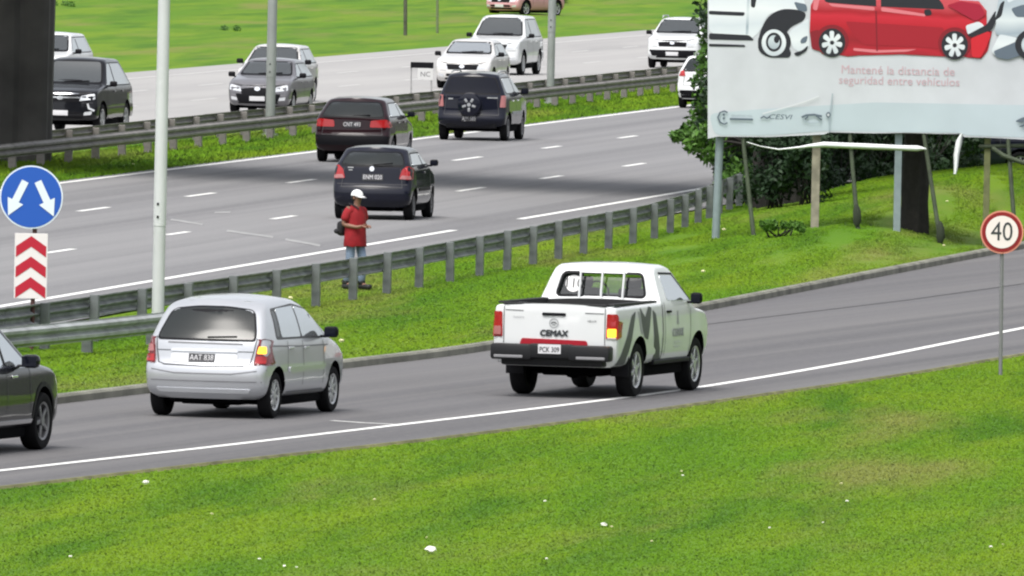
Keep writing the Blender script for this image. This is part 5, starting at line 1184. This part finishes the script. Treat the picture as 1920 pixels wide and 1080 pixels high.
SHIRT = mat('red_shirt', (.24, .004, .01), .85, var=.18, vscale=7, bump=.5, bscale=9); JEANS = mat('washed_jeans', (.16, .21, .30), .9, var=.25, vscale=6, bump=.3)
JS = {'ch': ((0, 0, 1.3), (.12, .09)), 'nk': ((.005, 0, 1.42), .07)}; ES = [('ch', 'nk')]
for s, n in ((1, 'l'), (-1, 'r')):
    JS.update({n + 'sh': ((0, s * .178, 1.37), .085), n + 'el': ((-.035, s * .24, 1.15), .085)}); ES += [('ch', n + 'sh'), (n + 'sh', n + 'el')]
bm = bmesh.new(); bm.from_mesh(skin('shirt', JS, ES, 'ch')); rings = []
for z, rx, ry in ((.735, .165, .225), (.75, .17, .232), (.9, .16, .222), (1.05, .15, .205), (1.2, .148, .205), (1.32, .135, .2), (1.39, .1, .16), (1.44, .06, .075)):
    rings.append([bm.verts.new((rx * math.cos(2 * math.pi * k / 22) * (1 + .05 * math.sin(k * 2.3 + z * 4)), ry * math.sin(2 * math.pi * k / 22) * (1 + .04 * math.sin(k * 1.7 + z * 6)), z + .012 * math.sin(k * 1.9))) for k in range(22)])
for i in range(len(rings) - 1):
    for k in range(22): bm.faces.new((rings[i][k], rings[i][(k + 1) % 22], rings[i + 1][(k + 1) % 22], rings[i + 1][k]))
link('shirt', bm_mesh(bm, 'shirt', True), pr, SHIRT)
JJ = {'p': ((0, 0, .9), (.11, .11))}; EJ = []
for s, n in ((1, 'l'), (-1, 'r')):
    f = .1 if s > 0 else -.07
    JJ.update({n + 'h': ((0, s * .095, .84), .09), n + 'k': ((f * .7 + .03, s * .1, .48), .078), n + 'a': ((f - .03, s * .1, .1), .068)}); EJ += [('p', n + 'h'), (n + 'h', n + 'k'), (n + 'k', n + 'a')]
link('jeans', skin('jeans', JJ, EJ, 'p'), pr, JEANS)
for s in (1, -1):
    f = .1 if s > 0 else -.07; bm = bmesh.new(); add_box(bm, (f + .05, s * .11, .045), (.29, .105, .09), .035); add_box(bm, (f - .03, s * .105, .12), (.12, .1, .1), .03); link('shoe', bm_mesh(bm, 'shoe', True, 50), pr, mat('black_shoe', (.012, .012, .013), .6))
bm = bmesh.new()                                            # cap: dome, brim
bmesh.ops.create_uvsphere(bm, u_segments=18, v_segments=10, radius=1)
for v in list(bm.verts):
    if v.co.z < -.12: bm.verts.remove(v)
for v in bm.verts: v.co = Vector((v.co.x * .118 + .025, v.co.y * .098, v.co.z * .105 + 1.612))
cap = link('cap', bm_mesh(bm, 'cap', True), pr, mat('white_cap', (.78, .78, .79), .8))
bm = bmesh.new(); rows = []
for a in np.linspace(-1.15, 1.15, 11):
    rows.append([bm.verts.new((.025 + .1 * math.cos(a), .096 * math.sin(a), 1.61)), bm.verts.new((.05 + .185 * math.cos(a * .8), .1 * math.sin(a * .95), 1.585 - .012 * math.cos(a))), bm.verts.new((.025 + .1 * math.cos(a), .096 * math.sin(a), 1.6))])
for i in range(10):
    for k in range(3): bm.faces.new((rows[i][k], rows[i][(k + 1) % 3], rows[i + 1][(k + 1) % 3], rows[i + 1][k]))
link('brim', bm_mesh(bm, 'brim', True), cap, MATS['white_cap'])
hairm = bmesh.new(); bmesh.ops.create_uvsphere(hairm, u_segments=14, v_segments=8, radius=1)
for v in hairm.verts: v.co = Vector((v.co.x * .085 - .005, v.co.y * .086, v.co.z * .075 + 1.575))
link('hair', bm_mesh(hairm, 'hair', True), pr, mat('dark_hair', (.012, .01, .009), .8))
bag = empty('shoulder_bag', pos, math.pi / 2 - rad(135), 'black bag hanging behind the back of the person in red', 'bag')
bm = bmesh.new(); add_box(bm, (-.2, -.12, 1.04), (.13, .2, .26), .06); add_box(bm, (-.23, -.19, .99), (.11, .14, .09), .04); link('pouch', bm_mesh(bm, 'pouch', True, 50), bag, mat('black_cloth', (.012, .012, .015), .85))
link('strap', tube_mesh('strap', [(-.2, -.12, 1.17), (-.19, -.13, 1.36), (-.06, -.11, 1.47), (.07, -.1, 1.44), (.13, -.05, 1.38)], .014, 6), bag, MATS['black_cloth'])
